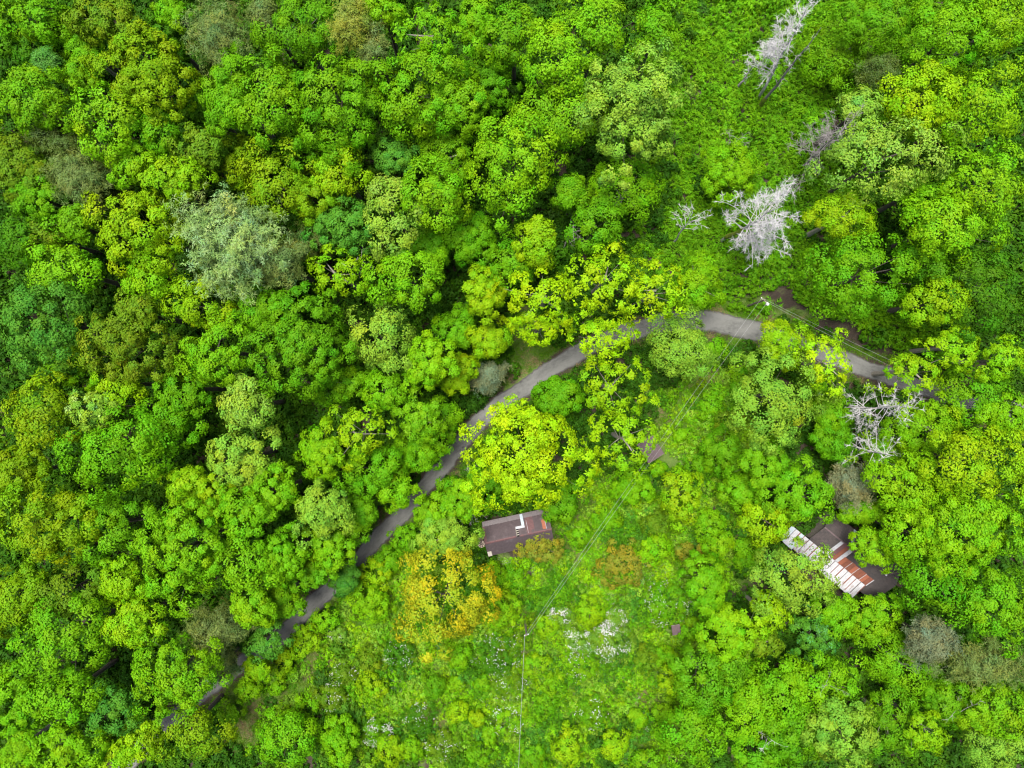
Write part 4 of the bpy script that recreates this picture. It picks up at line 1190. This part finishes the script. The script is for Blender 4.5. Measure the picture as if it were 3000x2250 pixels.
def wire(label, a, b, sag, r=.012):
    pts = []
    for i in range(25):
        t = i / 24; p = a.lerp(b, t); p.z -= sag * 4 * t * (1 - t); pts.append(p)
    m = MB(); o0 = pts[0].copy(); m.tube([p - o0 for p in pts], r, 5)
    o = m.build('overhead_wire', M['wire'], None, o0); tag(o, label, 'wire', 'wires of the power line')
wire('upper of two thin wires from the road pole across to the meadow pole', e1[0], e2[0], .8)
wire('lower of two thin wires from the road pole across to the meadow pole', e1[1], e2[1], .95)
def far_point(px, py, dz): x, y, g = place(px, py, dz); return Vector((x, y, g + dz))
f1 = far_point(2880, 1196, 7.2)
wire('thin wire from the road pole down along the road, farther from the tarmac', e1[0], f1 + Vector((.3, .6, 0)), .7)
wire('thin wire from the road pole down along the road, nearer the tarmac', e1[1], f1 + Vector((-.3, -.3, 0)), .8)
wire('single thick wire from the meadow pole to the bottom edge', e2[0], far_point(1517, 2300, 6.6), .5, .02)

# ------------------------------------------------------------------ dead trees
def dead_tree(name, label, base, top, h, nb, t0, t1, L0, L1, az=None, spreadaz=180., fuzz=10, wood='deadwood', twig='lichen', moss=None, thick=.2, elev=(10, 50), seed=1, curve=.25, leafy=0):
    rng = np.random.default_rng(seed); x, y, g = place(*base); X, Y = flat(top[0], top[1], g + h)
    root = empty(name, (x, y, g)); tag(root, label, 'dead tree', 'dead trees')
    T = np.array([X - x, Y - y, h])
    wob = rng.normal(0, .12, (7, 2)); wob[0] = 0; wob[-1] = 0
    path = [np.array([T[0] * t, T[1] * t, h * t - (.4 if t == 0 else 0)]) + np.array([*wob[i], 0]) for i, t in enumerate(np.linspace(0, 1, 7))]
    def at(t): f = t * 6; i = min(int(f), 5); return path[i] + (path[i + 1] - path[i]) * (f - i)
    m = MB(); m.tube([tuple(p) for p in path], [thick * (1 - .85 * i / 6) for i in range(7)], 8); m.build('trunk', M[wood], root)
    if moss:
        ts = np.linspace(moss[0], moss[1], 7); m = MB(); m.tube([tuple(at(t)) for t in ts], [thick * (1 - .85 * t) + (.05 + .09 * rng.random() if 0 < i < 6 else .01) for i, t in enumerate(ts)], 8); m.build('moss', M['moss'], root)
    TP, TA = [], []
    for b in range(nb):
        t = t0 + (t1 - t0) * (b + rng.random()) / nb; p = at(t)
        a = math.radians((az if az is not None else 0) + rng.uniform(-spreadaz, spreadaz)); e = math.radians(rng.uniform(*elev))
        ln = (L0 + (L1 - L0) * (t - t0) / max(t1 - t0, .01)) * rng.uniform(.65, 1.25)
        d = np.array([math.cos(a) * math.cos(e), math.sin(a) * math.cos(e), math.sin(e)])
        bend = rng.normal(0, curve, 3); bend[2] -= curve * .4
        pts = [p + d * ln * s + bend * ln * s * s * .6 for s in np.linspace(0, 1, 6)]
        r0 = max(.03, thick * (1 - .8 * t) * .42)
        m = MB(); m.tube([tuple(q) for q in pts], [r0 * (1 - .8 * i / 5) for i in range(6)], 5)
        ns = max(2, int(ln * 1.6))
        for s in range(ns):
            k = rng.uniform(.3, 1.); i = min(int(k * 5), 4); q = pts[i] + (pts[i + 1] - pts[i]) * (k * 5 - i)
            sd = unit((d + rng.normal(0, .75, 3))[None])[0]; sl = ln * rng.uniform(.15, .4)
            q2 = q + sd * sl * .5 + rng.normal(0, .05, 3); q3 = q + sd * sl
            m.tube([tuple(q), tuple(q2), tuple(q3)], [r0 * .35, r0 * .25, .012], 4)
            for u in range(fuzz):
                w = rng.uniform(.15, 1.); TP.append(q + sd * sl * w); TA.append(sd + rng.normal(0, .8, 3))
        m.build('branch', M[wood], root)
    if TP:
        P = np.array(TP); A = np.array(TA)
        V, F = leaves(rng, P, rng.standard_normal(P.shape) + np.array([0, 0, .7]), A, .62, .05, .05)
        o = link('twigs', quads_mesh('twigs', V, F), M[twig], root); o['kind'] = 'stuff'
    if leafy:
        idx = rng.integers(0, len(TP), leafy); P = np.repeat(np.array(TP)[idx], 14, 0) + rng.normal(0, .3, (leafy * 14, 3))
        V, F = leaves(rng, P, rng.standard_normal(P.shape) + np.array([0, 0, 1]), rng.standard_normal(P.shape), .34, .24)
        o = link('leaves', quads_mesh('leaves', V, F, np.ones((len(F), 3))), M['leaf'], root); o.color = colour('yel', rng); o['kind'] = 'stuff'
    return root

dead_tree('dead_tree', 'tall white dead tree with dense bleached twigs near the top edge', (2219, 292), (2366, 20), 23, 46, .32, .93, 4.2, 2.2, 150, 110, 12, seed=2, thick=.24, elev=(-5, 40))
dead_tree('dead_tree', 'bare pole-like dead trunk with mossy foot beside the tall white dead tree', (2221, 318), (2405, 82), 22.5, 14, .3, .97, .9, .4, 0, 180, 1, seed=5, thick=.25, moss=(.0, .16), wood='greywood')
dead_tree('dead_snag', 'short broken grey snag left of the tall white dead tree', (2162, 263), (2212, 180), 8.5, 7, .35, .95, .8, .6, 0, 180, 6, seed=6, thick=.2, wood='greywood')
dead_tree('dead_tree', 'grey twiggy dead tree between the vine slope and the pale lime tree', (2340, 498), (2490, 360), 17, 44, .3, .95, 4.0, 2.2, 120, 140, 9, seed=7, wood='greywood', twig='greywood', elev=(0, 45))
dead_tree('dead_tree', 'small bare dead tree with long thin branches above the white dead tree', (2301, 574), (2350, 528), 6.8, 15, .45, 1., 2.4, 1.8, 60, 180, 2, seed=8, thick=.12, wood='greywood', twig='greywood')
dead_tree('dead_tree', 'thick white dead tree with mossy lower trunk on the vine slope', (2111, 708), (2290, 605), 21, 52, .34, .97, 4.6, 2.9, 20, 150, 15, seed=9, thick=.26, moss=(.12, .42), elev=(-5, 45))
dead_tree('dead_tree', 'second stem in front of the mossy white dead tree, white twigs drooping', (2157, 711), (2236, 675), 13, 16, .4, .98, 2.6, 2.4, -60, 90, 18, seed=10, thick=.16, elev=(-30, 20))
dead_tree('dead_tree', 'forked grey dead tree beside the yellow maple, upper centre right', (1972, 712), (2030, 622), 14, 12, .45, 1., 2.6, 2.2, 60, 120, 6, seed=11, thick=.16, wood='deadwood')
dead_tree('dead_tree', 'white dead tree with spreading branches just south of the road, right side', (2470, 1192), (2690, 1194), 18.5, 38, .2, .97, 3.6, 1.7, 180, 180, 8, seed=12, thick=.2, elev=(-15, 20), leafy=22)
dead_tree('dead_tree', 'star-shaped white dead tree with radiating bare limbs, right side', (2478, 1312), (2618, 1334), 13, 34, .2, .97, 4.6, 2.0, 200, 180, 5, seed=13, thick=.24, elev=(-10, 15), leafy=20)
dead_tree('bare_sapling', 'bare grey branches among green crowns above the big yellow maple', (1655, 720), (1680, 660), 12, 12, .3, 1., 2.6, 2.0, 40, 170, 1, seed=14, thick=.1, wood='greywood', twig='greywood')
dead_tree('bare_sapling', 'bare grey branch between blue-green and yellow-lime trees, left of centre', (1100, 790), (1048, 752), 15, 8, .6, 1., 3.0, 2.4, 150, 180, 1, seed=15, thick=.1, wood='greywood', twig='greywood')
dead_tree('bare_sapling', 'thin dead twigs above the lime bushy tree on the vine slope', (2135, 440), (2165, 405), 9, 8, .4, 1., 2.2, 1.8, 90, 150, 3, seed=16, thick=.08, wood='greywood', twig='greywood')
dead_tree('bare_sapling', 'bare white sticks among the trees near the bottom edge, lower right', (2225, 2120), (2262, 2170), 13, 9, .45, 1., 2.8, 1.8, -90, 170, 2, seed=17, thick=.1)
dead_tree('bare_sapling', 'thin bare twigs beside the pale corner tree, lower right', (2700, 2000), (2815, 2085), 13, 10, .5, 1., 3.0, 2.2, 0, 180, 2, seed=18, thick=.1, wood='greywood', twig='greywood')
dead_tree('bare_sapling', 'white bare branches leaning over the brown cabin roof', (1385, 1490), (1382, 1504), 5.5, 9, .5, 1., 2.4, 1.6, -50, 120, 1, seed=19, thick=.09)
dead_tree('bare_sapling', 'bare white twigs standing beside the vivid yellow-green tree, near the road', (1385, 1385), (1378, 1385), 6, 7, .4, 1., 1.8, 1.4, 90, 90, 0, seed=20, thick=.08, elev=(30, 70))
dead_tree('bare_sapling', 'bare grey twigs in the green tree left of the bottom pale lime one', (2390, 1975), (2425, 2010), 13, 8, .5, 1., 2.8, 2., 90, 170, 1, seed=21, thick=.09, wood='greywood', twig='greywood')
dead_tree('dead_tree', 'dead twigs poking from the bushes below the star-shaped dead tree', (2530, 1370), (2590, 1400), 7, 8, .4, 1., 1.8, 1.4, 0, 180, 2, seed=22, thick=.08, wood='greywood', twig='greywood')

def fork(label, px, py, z, pts_list, r, mat='deadwood'):
    x, y, g = place(px, py, z); o = None
    m = MB()
    for pts in pts_list: m.tube(pts, [r * (1 - .6 * i / (len(pts) - 1)) for i in range(len(pts))], 6)
    o = m.build('fallen_branch', M[mat], None, (x, y, g + z)); tag(o, label, 'branch')
fork('white forked fallen branch sticking out over the tarmac', 1305, 1424, 2.2,
     [[(1.2, -.9, -1.5), (.3, .1, 0), (-.1, .05, .1), (-.6, .45, .3), (-.65, .95, .35)], [(.3, .1, 0), (.1, .55, .2), (0, .95, .3)], [(.3, .1, 0), (.9, .15, .1), (1.15, .5, .2), (1.25, .95, .3)], [(1.15, .5, .2), (.85, .75, .3)], [(-.1, .05, .1), (-.2, -.25, .1)]], .1)
fork('brown dead stick lying across the dark end of the rusty house roof', 2615, 1680, 3.9, [[(-.9, -.35, -.1), (-.2, 0, .05), (.5, .15, .1), (1., .3, .05)], [(-.2, 0, .05), (.2, .4, .1)]], .05, 'polewood')
